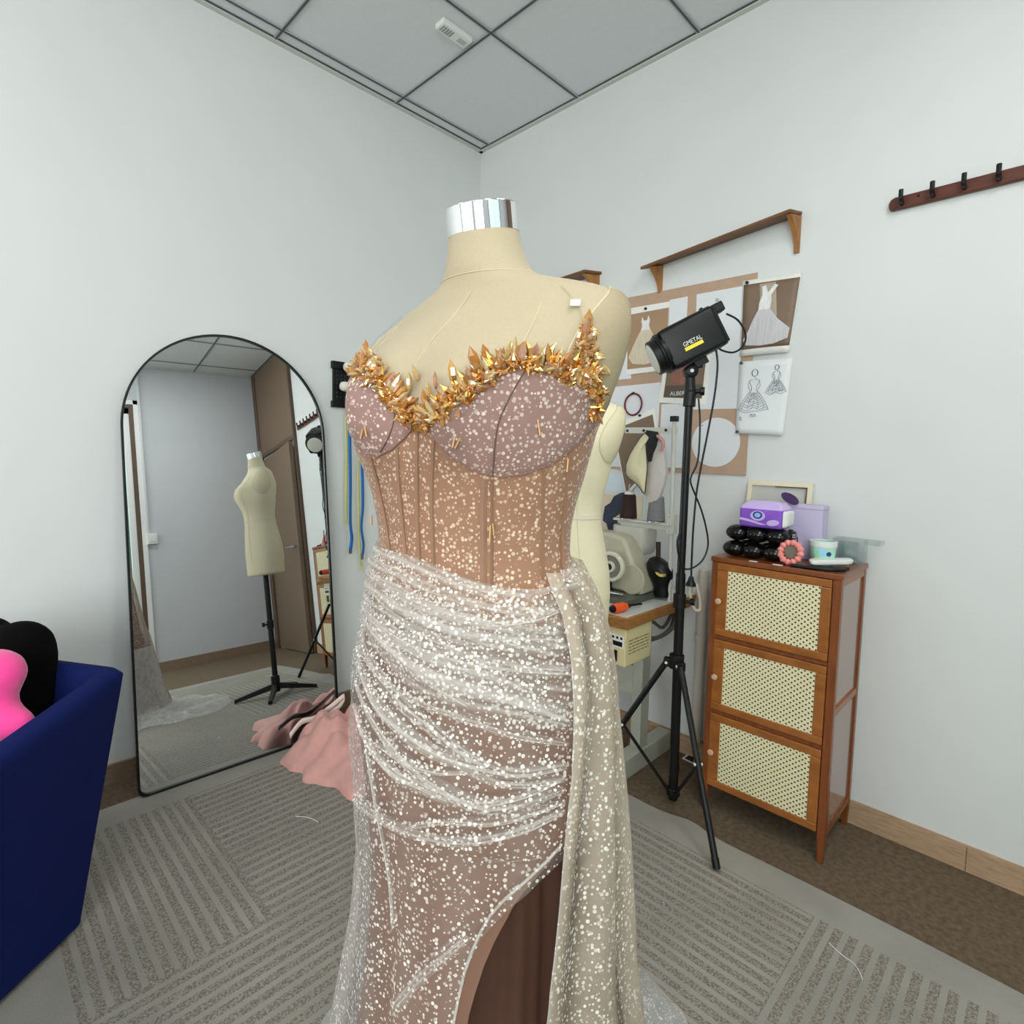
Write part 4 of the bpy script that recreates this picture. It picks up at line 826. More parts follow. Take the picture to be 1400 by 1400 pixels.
for i, (px_, nm, col, lab) in enumerate(((859, 'b', (48, 26, 24), 'dark brown cone of thread on the thread stand tray'), (897, 'g', (128, 126, 130), 'grey cone of thread on the thread stand tray, beside the tripod pole'))):
    y = atX(px_, 705, XS_).y; zc = zt+0.016
    m = MB(); m.cyl((XS_, y, zc), (XS_, y, zc+0.135), 0.0028, n=8); m.lathe((XS_, y, zc), (0, 0, 1), [(0, 0.0), (0.0, 0.034), (0.003, 0.034)], n=20); m.build('spool_pin', M_STEEL, t)
    c = thing('thread_cone', lab, 'thread cone', (XS_, y, zc+0.003), 0, 'thread cones on the thread stand')
    m = MB(); m.lathe((XS_, y, zc+0.003), (0, 0, 1), [(0, 0.030), (0.004, 0.033), (0.088, 0.026), (0.092, 0.022)], n=26); m.build('thread', mat('thread_'+nm, col, 0.75, noise=0.15, nscale=60, stretch=(0.5, 0.5, 12), bump=0.3, bscale=300), c)
    m = MB(); m.lathe((XS_, y, zc+0.094), (0, 0, 1), [(0, 0.019), (0.010, 0.015), (0.012, 0.008)], n=20); m.build('cone_core', M_WHITE, c)
# cream pouch hanging from the crossbar
t = thing('hanging_pouch', 'cream piped fabric pouch with black lining hanging from the thread stand crossbar', 'pouch', tuple(atX(885, 590, 1.88)))
def PX(pts, X): return [atX(x, y, X) for x, y in pts]
f = [(882, 592), (888, 598), (883, 606), (884, 620), (885, 640), (883, 660), (881, 675), (872, 663), (860, 654), (856, 648), (856, 636), (861, 622), (868, 610), (876, 598)]
m = MB(); F_ = PX(f, 1.845); Bk = PX(f, 1.87); cF = sum(F_, Vector())/len(F_)+Vector((-0.02, 0, 0))
n_ = len(F_); ringA = F_; mid = [p.lerp(cF, 0.45)+Vector((-0.012, 0, 0)) for p in F_]; m.loft([Bk, ringA, mid, [p.lerp(cF, 0.9) for p in F_]]); m.build('front_panel', mat('cream_canvas', (226, 218, 184), 0.8, bump=0.1, bscale=300), t, angle=60)
m = MB(); m.tube(F_+[F_[0]], 0.0026, 6, 3); m.build('piping', mat('grey_piping', (96, 84, 78), 0.6), t)
g = [(886, 600), (895, 592), (905, 600), (908, 625), (910, 645), (907, 662), (901, 680), (892, 690), (884, 684), (881, 672), (884, 655), (885, 630)]
m = MB(); G_ = PX(g, 1.875); cG = sum(G_, Vector())/len(G_)+Vector((-0.012, 0, 0)); m.loft([[p+Vector((0.02, 0, 0)) for p in G_], G_, [p.lerp(cG, 0.5)+Vector((-0.006, 0, 0)) for p in G_], [p.lerp(cG, 0.92) for p in G_]]); m.build('side_panel', mat('pale_lining', (206, 200, 196), 0.8, bump=0.1, bscale=200), t, angle=60)
k = [(884, 588), (894, 590), (895, 596), (892, 610), (888, 622), (886, 631), (884, 618), (884, 606), (887, 598), (882, 592)]
m = MB(); m.prism(PX(k, 1.838), (0.03, 0, 0)); m.build('black_opening', M_BLACK, t, smooth=False)
m = MB(); m.prism(PX([(862, 627), (866, 621), (868, 623), (864, 630)], 1.8325), (0.01, 0, 0)); m.build('badge', M_BLACK, t, smooth=False)
m = MB(); m.tube(PX([(898, 596), (905, 601), (907, 610), (903, 616)], 1.855), 0.006, 8, 3); m.build('pink_cord', mat('dusty_pink', (206, 150, 150), 0.7), t)
# black covered motor lamp and screwdriver
t = thing('lamp_motor', 'black rounded motor housing with a knob standing on the sewing table', 'motor', (1.93, 1.0, TZ))
mc = Vector((1.93, 1.022, 0.86))
XM = 1.90
prof = [(905, 815, 11), (905, 811, 12), (905, 804, 11), (904, 797, 13), (903, 788, 17), (902, 778, 18), (900, 770, 16), (898, 764, 10), (898, 761, 4)]
Rr = []
for px_, py_, r in prof:
    c = atX(px_, py_, XM); rr = r*c.dot(fh)/FPX
    Rr.append([c+Vector((rr*0.9*math.cos(a), rr*math.sin(a), 0)) for a in np.linspace(0, 2*math.pi, 25)[:-1]])
m = MB(); m.loft(Rr); m.build('housing', M_BLACK, t, angle=60)
m = MB(); c0, c1 = atX(900, 764, XM), atX(900, 741, XM); m.cyl(c0, c1, 0.0085, 0.009, n=14); m.build('knob', mat('dark_brown_knob', (44, 30, 28), 0.4), t)
m = MB(); c = atX(880, 789, XM); m.loft([roundring(c+Vector((0, 0, z)), Vector((1, 0, 0)), Vector((0, 1, 0)), 0.03*w, 0.036*w, 0.02*w) for z, w in ((-0.014, 0.7), (-0.004, 1.0), (0.006, 1.0), (0.012, 0.85))]); m.build('side_arm', mat('smoke_plastic', (60, 62, 54), 0.3), t)
m = MB(); pA = [atX(x, y, XM-0.047) for x, y in [(896, 782), (901, 785), (907, 786), (906, 789), (901, 788), (897, 785)]]; m.prism(pA, (0.02, 0, 0)); m.build('emblem', mat('gold_print', (232, 208, 120), 0.4), t, smooth=False)
t = thing('screwdriver', 'orange-handled screwdriver lying on the sewing table', 'screwdriver', tuple(atz(848, 831, TZ)))
zz = TZ+0.017; a0 = atz(836, 833, zz); a1 = atz(854, 829, zz); a2 = atz(877, 825.5, TZ+0.012)
d = (a1-a0).normalized(); Ls = (a1-a0).length
m = MB(); m.lathe(a0+d*0.008, d, [(0, 0.012), (0.002, 0.0165), (Ls*0.75, 0.0165), (Ls, 0.011)], n=12); m.build('handle', M_ORANGE, t)
m = MB(); m.lathe(a0, d, [(0, 0.008), (0.001, 0.012), (0.009, 0.0135)], n=12); m.build('handle_cap', M_BLACK, t)
m = MB(); m.cyl(a1-d*0.002, a1+(a2-a1)*0.3, 0.010, 0.007); m.cyl(a1+(a2-a1)*0.25, a2, 0.0042, n=8); m.build('shank', M_BLACKM, t)
KS = 1.0
# wall pipes and white cable
t = thing('wall_pipe', 'pair of white plastic pipes on the wall between the tripod and the cabinet', 'pipe', (XR, 1.03, 0))
M_PVC = mat('ivory_pvc', (222, 216, 206), 0.45)
yp = atX(957, 900, XR-0.02).y; ztp = atX(957, 778, XR-0.02).z; zcp = atX(957, 872, XR-0.02).z
m = MB(); m.cyl((XR-0.022, yp, 0.082), (XR-0.022, yp, ztp), 0.020, n=18); m.build('main_pipe', M_PVC, t)
m = MB(); m.cyl((XR-0.024, yp, zcp-0.018), (XR-0.024, yp, zcp+0.018), 0.0235, n=18); m.build('coupling', M_PVC, t)
m = MB(); m.cyl((XR-0.013, yp-0.045, 0.082), (XR-0.013, yp-0.045, ztp-0.03), 0.012, n=14); m.build('thin_pipe', M_PVC, t)
t = thing('white_cable', 'cream cable loop hanging in front of the white wall pipes', 'cable', (2.1, 1.03, 0.8))
m = MB(); m.tube([atD(x, y, 2.05) for x, y in [(941, 800), (943, 812), (946, 826), (951, 834), (957, 833), (957, 820), (954, 805), (952, 798)]], 0.006, 8, 4); m.build('cable', mat('cream_cable', (214, 200, 180), 0.5), t)
t = thing('floor_label', 'small white printed label lying on the carpet behind the tripod', 'label', (2.22, 1.06, 0))
m = MB(); L4 = [atz(x, y, 0.001) for x, y in [(932, 1037), (940, 1031), (952, 1035), (950, 1046)]]; m.prism(L4, (0, 0, 0.001)); m.build('label_sheet', M_PAPERW, t, smooth=False)
m = MB(); c = sum(L4, Vector())/4; m.prism([p.lerp(c, 0.35)+Vector((0, 0, 0.0012)) for p in L4], (0, 0, 0.0006)); m.build('printed_block', mat('print_black', (40, 40, 44), 0.7), t, smooth=False)

# ================================================================ RATTAN CABINET
t = thing('rattan_cabinet', 'brown wooden cabinet with three woven cane doors against the right wall', 'cabinet', (2.09, 0.655, 0))
X0, X1, Y0, Y1, ZT = 1.945, 2.243, 0.452, 0.852, 0.925
m = MB(); m.box(X0-0.004, X1+0.004, Y0-0.004, Y1+0.004, ZT-0.018, ZT); m.build('top_board', M_CABW, t, smooth=False, bevel=0.003)
for x, y in ((X0, Y0), (X0, Y1-0.024), (X1-0.024, Y0), (X1-0.024, Y1-0.024)):
    m = MB(); m.hexa([(x+0.004, y+0.004, 0), (x+0.020, y+0.004, 0), (x+0.020, y+0.020, 0), (x+0.004, y+0.020, 0), (x, y, 0.09), (x+0.024, y, 0.09), (x+0.024, y+0.024, 0.09), (x, y+0.024, 0.09)]); m.box(x, x+0.024, y, y+0.024, 0.09, ZT-0.018); m.build('leg', M_CABW, t, smooth=False, bevel=0.002)
m = MB(); m.box(X0+0.02, X1-0.012, Y0+0.006, Y0+0.012, 0.10, ZT-0.018); m.build('side_panel', M_CABS, t, smooth=False)
m = MB(); m.box(X0+0.02, X1-0.012, Y1-0.012, Y1-0.006, 0.10, ZT-0.018); m.build('side_panel', M_CABS, t, smooth=False)
m = MB(); m.box(X1-0.012, X1-0.006, Y0+0.01, Y1-0.01, 0.10, ZT-0.018); m.build('back_panel', M_CABW, t, smooth=False)
for yy_ in (Y0+0.001, Y1-0.021):
    for z in (0.088, 0.475, ZT-0.04):
        m = MB(); m.box(X0+0.024, X1-0.024, yy_, yy_+0.02, z, z+0.022); m.build('side_rail', M_CABW2 if z > 0.1 else M_CABW, t, smooth=False)
m = MB(); m.box(X0+0.02, X1-0.012, Y0+0.012, Y1-0.012, 0.095, 0.108); m.build('bottom_board', M_CABW, t, smooth=False)
for z in (0.372, 0.640): m = MB(); m.box(X0+0.004, X1-0.012, Y0+0.02, Y1-0.02, z-0.006, z+0.006); m.build('shelf', M_CABW, t, smooth=False)
for z0, z1 in ((0.098, 0.364), (0.380, 0.632), (0.648, 0.905)):
    y0, y1 = Y0+0.026, Y1-0.020
    fw = 0.038; xf = X0-0.002
    m = MB(); m.box(xf, xf+0.016, y0, y1, z0, z0+0.026); m.box(xf, xf+0.016, y0, y1, z1-0.026, z1); m.box(xf, xf+0.016, y0, y0+0.030, z0+0.026, z1-0.026); m.box(xf, xf+0.016, y1-fw, y1, z0+0.026, z1-0.026)
    d = m.build('door', M_CABW2, t, smooth=False, bevel=0.003)
    m = MB(); m.box(xf+0.0025, xf+0.006, y0+0.027, y1-fw+0.004, z0+0.023, z1-0.023); m.build('cane_panel', M_RAT, d, smooth=False)
    m = MB(); m.lathe((xf, y1-0.014, (z0+z1)/2-0.005), (-1, 0, 0), [(0, 0.004), (0.008, 0.004), (0.011, 0.0105), (0.016, 0.0105), (0.019, 0.007)], n=16); m.build('knob', M_KNOB, d)
# ---- on the cabinet
def black_roll(z, x, y, lab):
    t = thing('bubble_roll', lab, 'roll', (x, y, z), 0, 'glossy black bubble rolls on the cabinet')
    MT = bpy.data.materials.get('glossy_black') or mat('glossy_black', (12, 12, 13), 0.12)
    r = 0.0285
    for k in range(3):
        m = MB(); m.sphere((x, y+0.068-0.066*k, z+r), (0.043, 0.041, r), 24, 14); m.build('bubble', MT, t)
    for k in range(2):
        m = MB(); m.sphere((x+0.050, y+0.045-0.08*k, z+r), (0.038, 0.045, r*0.96), 20, 12); m.build('bubble', MT, t)
    m = MB(); m.lathe((x+0.02, y-0.09, z+r), (0.15, -1, 0), [(0, 0.027), (0.012, 0.0265), (0.014, 0.022), (0.022, 0.020)], n=20); m.build('ribbed_end', MT, t)
black_roll(ZT, 2.015, 0.735, 'glossy black bubble roll lying directly on the cabinet top')
black_roll(ZT+0.0565, 2.018, 0.728, 'glossy black bubble roll stacked under the purple tissue pack')
t = thing('tissue_pack', 'purple plastic pack of tissues on top of the black bubble rolls', 'tissue pack', (2.03, 0.71, 1.0375))
M_PUR = mat('purple_film', (146, 96, 214), 0.25, noise=0.12, nscale=20); M_LILF = mat('lilac_film', (206, 182, 236), 0.22)
zb_ = ZT+0.1125; xa, xb_, ya, yb_ = 1.985, 2.085, 0.645, 0.785
m = MB(); m.loft([roundring(Vector(((xa+xb_)/2, (ya+yb_)/2, zb_+z)), Vector((1, 0, 0)), Vector((0, 1, 0)), 0.05*w, 0.07*w2, 0.012) for z, w, w2 in ((0, 0.9, 0.96), (0.008, 1, 1.0), (0.062, 1, 1.0))]); m.build('printed_sleeve', M_PUR, t, angle=60)
m = MB(); m.loft([roundring(Vector(((xa+xb_)/2, (ya+yb_)/2, zb_+z)), Vector((1, 0, 0)), Vector((0, 1, 0)), 0.05*w, 0.07*w2, 0.012) for z, w, w2 in ((0.0622, 1, 1.0), (0.070, 0.96, 0.98), (0.084, 0.7, 0.8), (0.089, 0.4, 0.6))]); m.build('top_film', M_LILF, t, angle=60)
m = MB(); m.loft([roundring(Vector(((xa+xb_)/2, ya-0.001-dy, zb_+0.032)), Vector((1, 0, 0)), Vector((0, 0, 1)), 0.045*w, 0.028*w, 0.01*w) for dy, w in ((0, 1), (0.008, 0.9), (0.012, 0.6))]); m.build('end_fold', M_WHITE, t, angle=60)
xf = xa-0.0006
def disc(m, X, y, z, ry, rz, d, n=24, rot=0):
    m.prism([(X, y+ry*math.cos(2*math.pi*k/n)*math.cos(rot)-rz*math.sin(2*math.pi*k/n)*math.sin(rot), z+ry*math.cos(2*math.pi*k/n)*math.sin(rot)+rz*math.sin(2*math.pi*k/n)*math.cos(rot)) for k in range(n)], (-d, 0, 0))
m = MB(); disc(m, xf, 0.722, zb_+0.040, 0.024, 0.017, 0.0006); m.build('logo_halo', M_LILF, t, smooth=False)
m = MB(); disc(m, xf-0.0007, 0.722, zb_+0.042, 0.0155, 0.0125, 0.0006); m.build('logo_ring', mat('logo_navy', (30, 40, 140), 0.4), t, smooth=False)
m = MB(); disc(m, xf-0.0014, 0.722, zb_+0.042, 0.010, 0.008, 0.0006); m.build('logo_center', mat('logo_sky', (150, 190, 240), 0.4), t, smooth=False)
m = MB(); disc(m, xf, 0.672, zb_+0.02, 0.020, 0.010, 0.0006, rot=-0.15); m.build('pale_patch', M_LILF, t, smooth=False)
m = MB(); m.prism([(xf, y, zb_+z) for y, z in [(0.782, 0.030), (0.75, 0.026), (0.71, 0.016), (0.69, 0.012), (0.71, 0.010), (0.75, 0.018), (0.782, 0.023)]], (-0.0005, 0, 0)); m.build('swoosh', M_LILF, t, smooth=False)
t = thing('lavender_box', 'lavender cardboard gift box standing behind the tissue pack', 'box', (2.15, 0.64, ZT))
M_LAV = mat('lavender_card', (204, 194, 224), 0.6)
m = MB(); m.box(2.14, 2.206, 0.567, 0.73, ZT, 1.112); m.build('box_body', M_LAV, t, smooth=False, bevel=0.002)
m = MB(); m.box(2.138, 2.208, 0.565, 0.732, 1.100, 1.114); m.build('lid', M_LAV, t, smooth=False, bevel=0.002)
t = thing('purple_disc', 'dark purple oval tag leaning on the lavender box', 'tag', (2.12, 0.665, 1.114))
m = MB(); c = atX(1080, 683, 2.135); c.z = 1.114+0.0185; A_ = Vector((0.05, -0.92, -0.28)).normalized(); B_ = Vector((0.42, 0.26, 0.84)).normalized(); N_ = A_.cross(B_).normalized()
m.prism([c+A_*0.030*math.cos(2*math.pi*k/28)+B_*0.021*math.sin(2*math.pi*k/28) for k in range(28)], N_*0.004); m.build('tag_disc', mat('dark_purple', (62, 34, 84), 0.35), t, smooth=False, bevel=0.001)
m = MB(); 
for i_ in range(4): m.tube([c-N_*0.001+A_*(0.018-0.012*i_)*1.0+B_*(0.008*math.sin(i_*2+q)) + A_*0.006*math.cos(q) for q in np.linspace(0, 5, 7)], 0.0008, 5, 2)
m.build('scribble', mat('tag_print', (150, 110, 170), 0.4), t)
t = thing('picture_frame', 'cream framed picture leaning on the wall at the back of the cabinet', 'picture frame', (2.235, 0.745, ZT))
m = MB(); fy0, fy1, fz1 = 0.632, 0.858, 1.186
def leanx(z): return 2.225+0.03*(z-ZT)/0.26
def fr(y0, y1, z0, z1, dx=0, th=0.012): m.hexa([(leanx(z0)-dx, y0, z0), (leanx(z0)-dx+th, y0, z0), (leanx(z0)-dx+th, y1, z0), (leanx(z0)-dx, y1, z0), (leanx(z1)-dx, y0, z1), (leanx(z1)-dx+th, y0, z1), (leanx(z1)-dx+th, y1, z1), (leanx(z1)-dx, y1, z1)])
fr(fy0, fy1, fz1-0.016, fz1, 0.012); fr(fy0, fy1, ZT, ZT+0.016, 0.012); fr(fy0, fy0+0.016, ZT+0.016, fz1-0.016, 0.012); fr(fy1-0.016, fy1, ZT+0.016, fz1-0.016, 0.012)
m.build('frame', mat('cream_frame', (232, 222, 196), 0.5), t, smooth=False)
m = MB(); fr(fy0+0.01, fy1-0.01, ZT+0.01, fz1-0.01, 0.003, 0.004); m.build('picture', mat('picture_grey', (196, 196, 188), 0.3, noise=0.05, nscale=10), t, smooth=False)
m = MB(); fr(fy0+0.016, fy1-0.1, fz1-0.020, fz1-0.016, 0.0125, 0.004); fr(fy0+0.016, fy0+0.02, fz1-0.075, fz1-0.018, 0.0125, 0.004); m.build('inner_line', mat('dark_fillet', (84, 72, 58), 0.5), t, smooth=False)
t = thing('ribbon_roll', 'pink scalloped ring standing on the cabinet next to the mint cup', 'hair tie', (1.975, 0.60, ZT))
c = Vector((1.985, 0.613, ZT+0.0425))
m = MB(); P = []
rs = []
for k in range(49):
    a = 2*math.pi*k/48; P.append(c+Vector((0.008*math.sin(a), 0.030*math.cos(a), 0.031*math.sin(a)))); rs.append(0.0095+0.0024*math.sin(12*a))
m.tube(P, rs, 10, 0); m.build('scalloped_ring', mat('coral_pink', (240, 150, 144), 0.5), t)
m = MB(); m.lathe(c+Vector((0.004, 0, 0)), (1, 0.05, 0), [(0, 0.021), (0.02, 0.021)], n=20); m.build('inner_roll', mat('roll_grey', (120, 112, 100), 0.6), t)
t = thing('mint_cup', 'mint green cup with printed dots and white rim on the cabinet', 'cup', (2.06, 0.55, ZT))
c = Vector((2.09, 0.548, ZT))
M_MINT = mat('mint_print', (176, 224, 208), 0.35)
m = MB(); m.lathe(c, (0, 0, 1), [(0, 0.030), (0.004, 0.033), (0.05, 0.039), (0.076, 0.041), (0.078, 0.038), (0.05, 0.036), (0.01, 0.030)], n=30); m.build('cup_body', M_MINT, t)
m = MB(); m.lathe(c+Vector((0, 0, 0.062)), (0, 0, 1), [(0, 0.0405), (0.017, 0.0415), (0.018, 0.0375), (0.016, 0.037)], n=30, cap=False); m.build('white_rim', M_WHITE, t)
def onface(m, ang, z, r, d=0.0012):
    dirv = Vector((math.cos(ang), math.sin(ang), 0)); q = c+dirv*(0.0355+0.0055*z/0.07)+Vector((0, 0, z)); m.cyl(q-dirv*0.002, q+dirv*d, r, n=14)
m = MB(); onface(m, math.pi+0.75, 0.04, 0.0075); m.build('navy_dot', mat('cup_navy', (40, 70, 110), 0.4), t)
m = MB(); onface(m, math.pi-0.2, 0.03, 0.006); m.build('green_dot', mat('cup_lime', (160, 214, 110), 0.4), t)
m = MB(); onface(m, math.pi+0.25, 0.045, 0.012, 0.0006); m.build('sky_patch', mat('cup_sky', (150, 206, 232), 0.4), t)
t = thing('hair_pins', 'two thin black pins sticking up behind the pink ring', 'pin', (2.06, 0.64, ZT))
for k in range(2): m = MB(); q = atX(1086+k*7, 739, 2.10); m.cyl((q.x, q.y, ZT+0.0005), (q.x-0.004, q.y+0.006, q.z+0.012), 0.0016, n=6); m.build('pin', M_BLACK, t)
t = thing('clear_box', 'clear plastic box lying at the wall end of the cabinet top', 'plastic box', (2.17, 0.5, ZT))
m = MB(); m.box(2.168, 2.238, 0.452, 0.54, ZT+0.0008, ZT+0.083); m.build('box_shell', M_CLEAR, t, smooth=False, solid=0.0016)
m = MB(); m.box(2.172, 2.234, 0.405, 0.450, ZT+0.07, ZT+0.083); m.build('open_flap', M_CLEAR, t, smooth=False, solid=0.0012)
m = MB(); m.cyl((2.203, 0.500, ZT+0.003), (2.203, 0.500, ZT+0.07), 0.028, n=20); m.build('inner_cup', M_CLEAR, t, solid=0.001)
t = thing('white_tray', 'flat white rounded tray at the front edge of the cabinet top', 'tray', (2.05, 0.51, ZT))
P4 = [atz(x, y, ZT+0.02) for x, y in [(1094, 769), (1186, 768), (1180, 775), (1100, 777)]]
P4 = [Vector((1.962, 0.548, ZT+0.013)), Vector((2.032, 0.572, ZT+0.013)), Vector((2.158, 0.480, ZT+0.013)), Vector((2.10, 0.457, ZT+0.013))]
m = MB(); c4 = sum(P4, Vector())/4
m.loft([[p.lerp(c4, 0.04)+Vector((0, 0, -0.0)) for p in quadring(P4, 0, 0, 5, 0.03)], quadring(P4, 0, 0.004, 5, 0.03), quadring(P4, 0, 0.010, 5, 0.03), [p.lerp(c4, 0.05) for p in quadring(P4, 0, 0.013, 5, 0.03)]]); m.build('tray_shell', M_WHITE, t, angle=50)
t = thing('dark_glasses', 'black folded glasses with glitter lying under the white tray edge', 'glasses', (1.98, 0.5, ZT))
m = MB(); m.tube([(1.952, 0.60, ZT+0.006), (1.956, 0.56, ZT+0.006), (1.960, 0.52, ZT+0.006), (1.975, 0.482, ZT+0.006), (2.01, 0.462, ZT+0.006)], [0.0055]*17, 8, 4); m.build('temple', M_BLACK, t)
m = MB(); m.tube([(1.965, 0.57, ZT+0.005), (1.985, 0.52, ZT+0.0055), (2.02, 0.478, ZT+0.005), (2.05, 0.462, ZT+0.005)], 0.0045, 8, 4); m.build('temple', M_BLACK, t)
for k, (px_, py_, s) in enumerate(((1028, 768, 0.012), (1058, 774, 0.014))):
    q = atz(px_, py_, ZT+0.001); t = thing('paper_scrap', ('small white paper scrap on the cabinet top edge, left of the other', 'longer white paper scrap on the cabinet top edge below the black rolls')[k], 'paper', (q.x, q.y, ZT))
    m = MB(); m.box(max(q.x, X0), max(q.x, X0)+0.012, q.y-s, q.y+s, ZT+0.0003, ZT+0.002); m.build('scrap', M_PAPERW, t, smooth=False)
# ================================================================ DRESS FORMS
# rows: z, half width, front depth, back depth, shift x, shift y, bust
BODY = [(1.5635, .0466, .0466, .0466, -.0024, -.0016, 0), (1.5329, .0512, .0512, .0512, -.0049, -.0034, 0), (1.5089, .06, .0566, .0583, -.0082, -.0057, 0), (1.4963, .0728, .0566, .0617, -.0117, -.0082, 0),
 (1.4867, .1012, .0607, .069, -.0176, -.0123, 0), (1.4751, .1399, .0656, .0772, -.0234, -.0163, 0), (1.4634, .1666, .0727, .0858, -.0251, -.0175, 0), (1.4508, .1786, .0786, .0919, -.0217, -.0151, 0), (1.4313, .1899, .0901, .1019, -.0129, -.009, 0),
 (1.4117, .1949, .1003, .1114, -.007, -.0049, 0), (1.3871, .1983, .1121, .1204, .0005, .0004, .012), (1.3574, .1974, .1209, .1234, .0065, .0045, .026), (1.3276, .1874, .1208, .1196, .0066, .0046, .034), (1.2977, .1795, .1189, .1151, .01, .007, .03),
 (1.2675, .1724, .1175, .1125, .0105, .0073, .014), (1.2372, .1614, .1125, .1064, .008, .0056, .003), (1.2067, .1506, .1076, .1016, .0067, .0047, 0), (1.1761, .1436, .1036, .0989, .0061, .0042, 0), (1.1453, .1407, .1032, .0996, .0049, .0034, 0),
 (1.1143, .1438, .1044, .1044, .0045, .0031, 0), (1.0831, .1496, .1077, .1111, .0038, .0027, 0), (1.0307, .1602, .1115, .1212, .0024, .0017, 0), (.9779, .1688, .116, .1287, 0, 0, 0), (.9138, .1729, .1174, .131, -.001, -.0007, 0), (.8598, .1702, .1155, .1258, -.0011, -.0007, 0)]
SKIRT = [(1.1401, .1419, .1052, .1029, .0052, .0037, 0), (1.1143, .1524, .1172, .1172, .0026, .0018, 0), (1.0831, .1616, .127, .1293, -.002, -.0014, 0), (1.0307, .1746, .1378, .1493, -.0038, -.0026, 0), (.9779, .1832, .147, .1583, -.0029, -.002, 0),
 (.9245, .1864, .152, .1631, -.0032, -.0022, 0), (.8707, .1893, .1581, .167, -.0055, -.0038, 0), (.8163, .1893, .1615, .1726, -.0097, -.0068, 0), (.7614, .1888, .1644, .1777, -.0144, -.01, 0), (.7059, .1897, .1674, .1842, -.0179, -.0125, 0),
 (.6499, .1933, .1706, .1933, -.0193, -.0135, 0), (.5934, .196, .1787, .2017, -.0199, -.0139, 0), (.5363, .2054, .1826, .2112, -.0187, -.0131, 0), (.4786, .2118, .1941, .2294, -.0189, -.0132, 0), (.4203, .2225, .1991, .2401, -.0185, -.0129, 0)]
def table(rows):
    a = np.array(sorted(rows)); z = a[:, 0]; V = a[:, 1:]
    zs = np.linspace(z[0], z[-1], 400); out = []
    for k in range(V.shape[1]): out.append(np.interp(zs, z, V[:, k]))
    out = np.array(out)
    ker = np.exp(-np.linspace(-2, 2, 13)**2); ker /= ker.sum()
    sm = np.array([np.convolve(np.pad(o, 6, mode='reflect', reflect_type='odd'), ker, 'valid') for o in out])
    return zs, sm
TB, TS = table(BODY), table(SKIRT)
FC = Vector((0.533, 0.570, 0)); FRZ = math.radians(100.8)
EX = Vector((math.cos(FRZ), math.sin(FRZ), 0)); EY = Vector((-math.sin(FRZ), math.cos(FRZ), 0))
def prm(T, z): return [float(np.interp(z, T[0], T[1][k])) for k in range(6)]
def bust_y(x, sn, amp): return amp*math.exp(-((abs(x)-0.075)/0.05)**2)*max(0, min(1, 3*sn)) if sn > 0 else 0.0
def surf(T, t, z, off=0.0, C_=None, ex=None, ey=None):
    w, f, b, sx, sy_, bu = prm(T, z); cs, sn = math.cos(t), math.sin(t)
    x = w*cs; y = (f if sn > 0 else b)*sn; y += bust_y(x, sn, bu)
    if off: x += off*cs; y += off*sn
    ex = ex or EX; ey = ey or EY; C_ = C_ if C_ is not None else FC
    # rows give shifts along the picture's right axis already split on ex / ey
    p = C_ + ex*(x+sx) + ey*(y+sy_); return Vector((p.x, p.y, z))
def par(T, p):
    q = p-FC; w, f, b, sx, sy_, bu = prm(T, p.z); x = q.dot(EX)-sx; y = q.dot(EY)-sy_
    t = math.atan2(y/f, x/w)
    for _ in range(6):
        bb = bust_y(w*math.cos(t), math.sin(t), bu); yy = y-bb; t = math.atan2(yy/(f if yy > 0 else b), x/w)
    return t, p.z
def bvh_of(T, z0, z1, off=0.0):
    nz, nt = 90, 144; vs = [surf(T, 2*math.pi*k/nt, z0+(z1-z0)*i/nz, off) for i in range(nz+1) for k in range(nt)]; fs = []
    for i in range(nz):
        for k in range(nt):
            k2 = (k+1) % nt; fs.append((i*nt+k, i*nt+k2, (i+1)*nt+k2, (i+1)*nt+k))
    return BVHTree.FromPolygons(vs, fs)
BV_B = bvh_of(TB, 0.87, 1.56); BV_S = bvh_of(TS, 0.421, 1.139)
def hit(bv, x, y):
    d = ray(x, y).normalized(); r = bv.ray_cast(CO, d)
    if r[0] is not None: return r[0]
    best = None
    for k in range(1, 60):          # just past the silhouette: take the nearest point of the surface
        p = CO+d*(0.3+0.02*k); q = bv.find_nearest(p)
        if best is None or q[3] < best[1]: best = (q[0], q[3])
    return best[0]
def tz(bv, T, x, y):
    t, z = par(T, hit(bv, x, y))
    if t < -math.radians(150): t += 2*math.pi
    return t, z

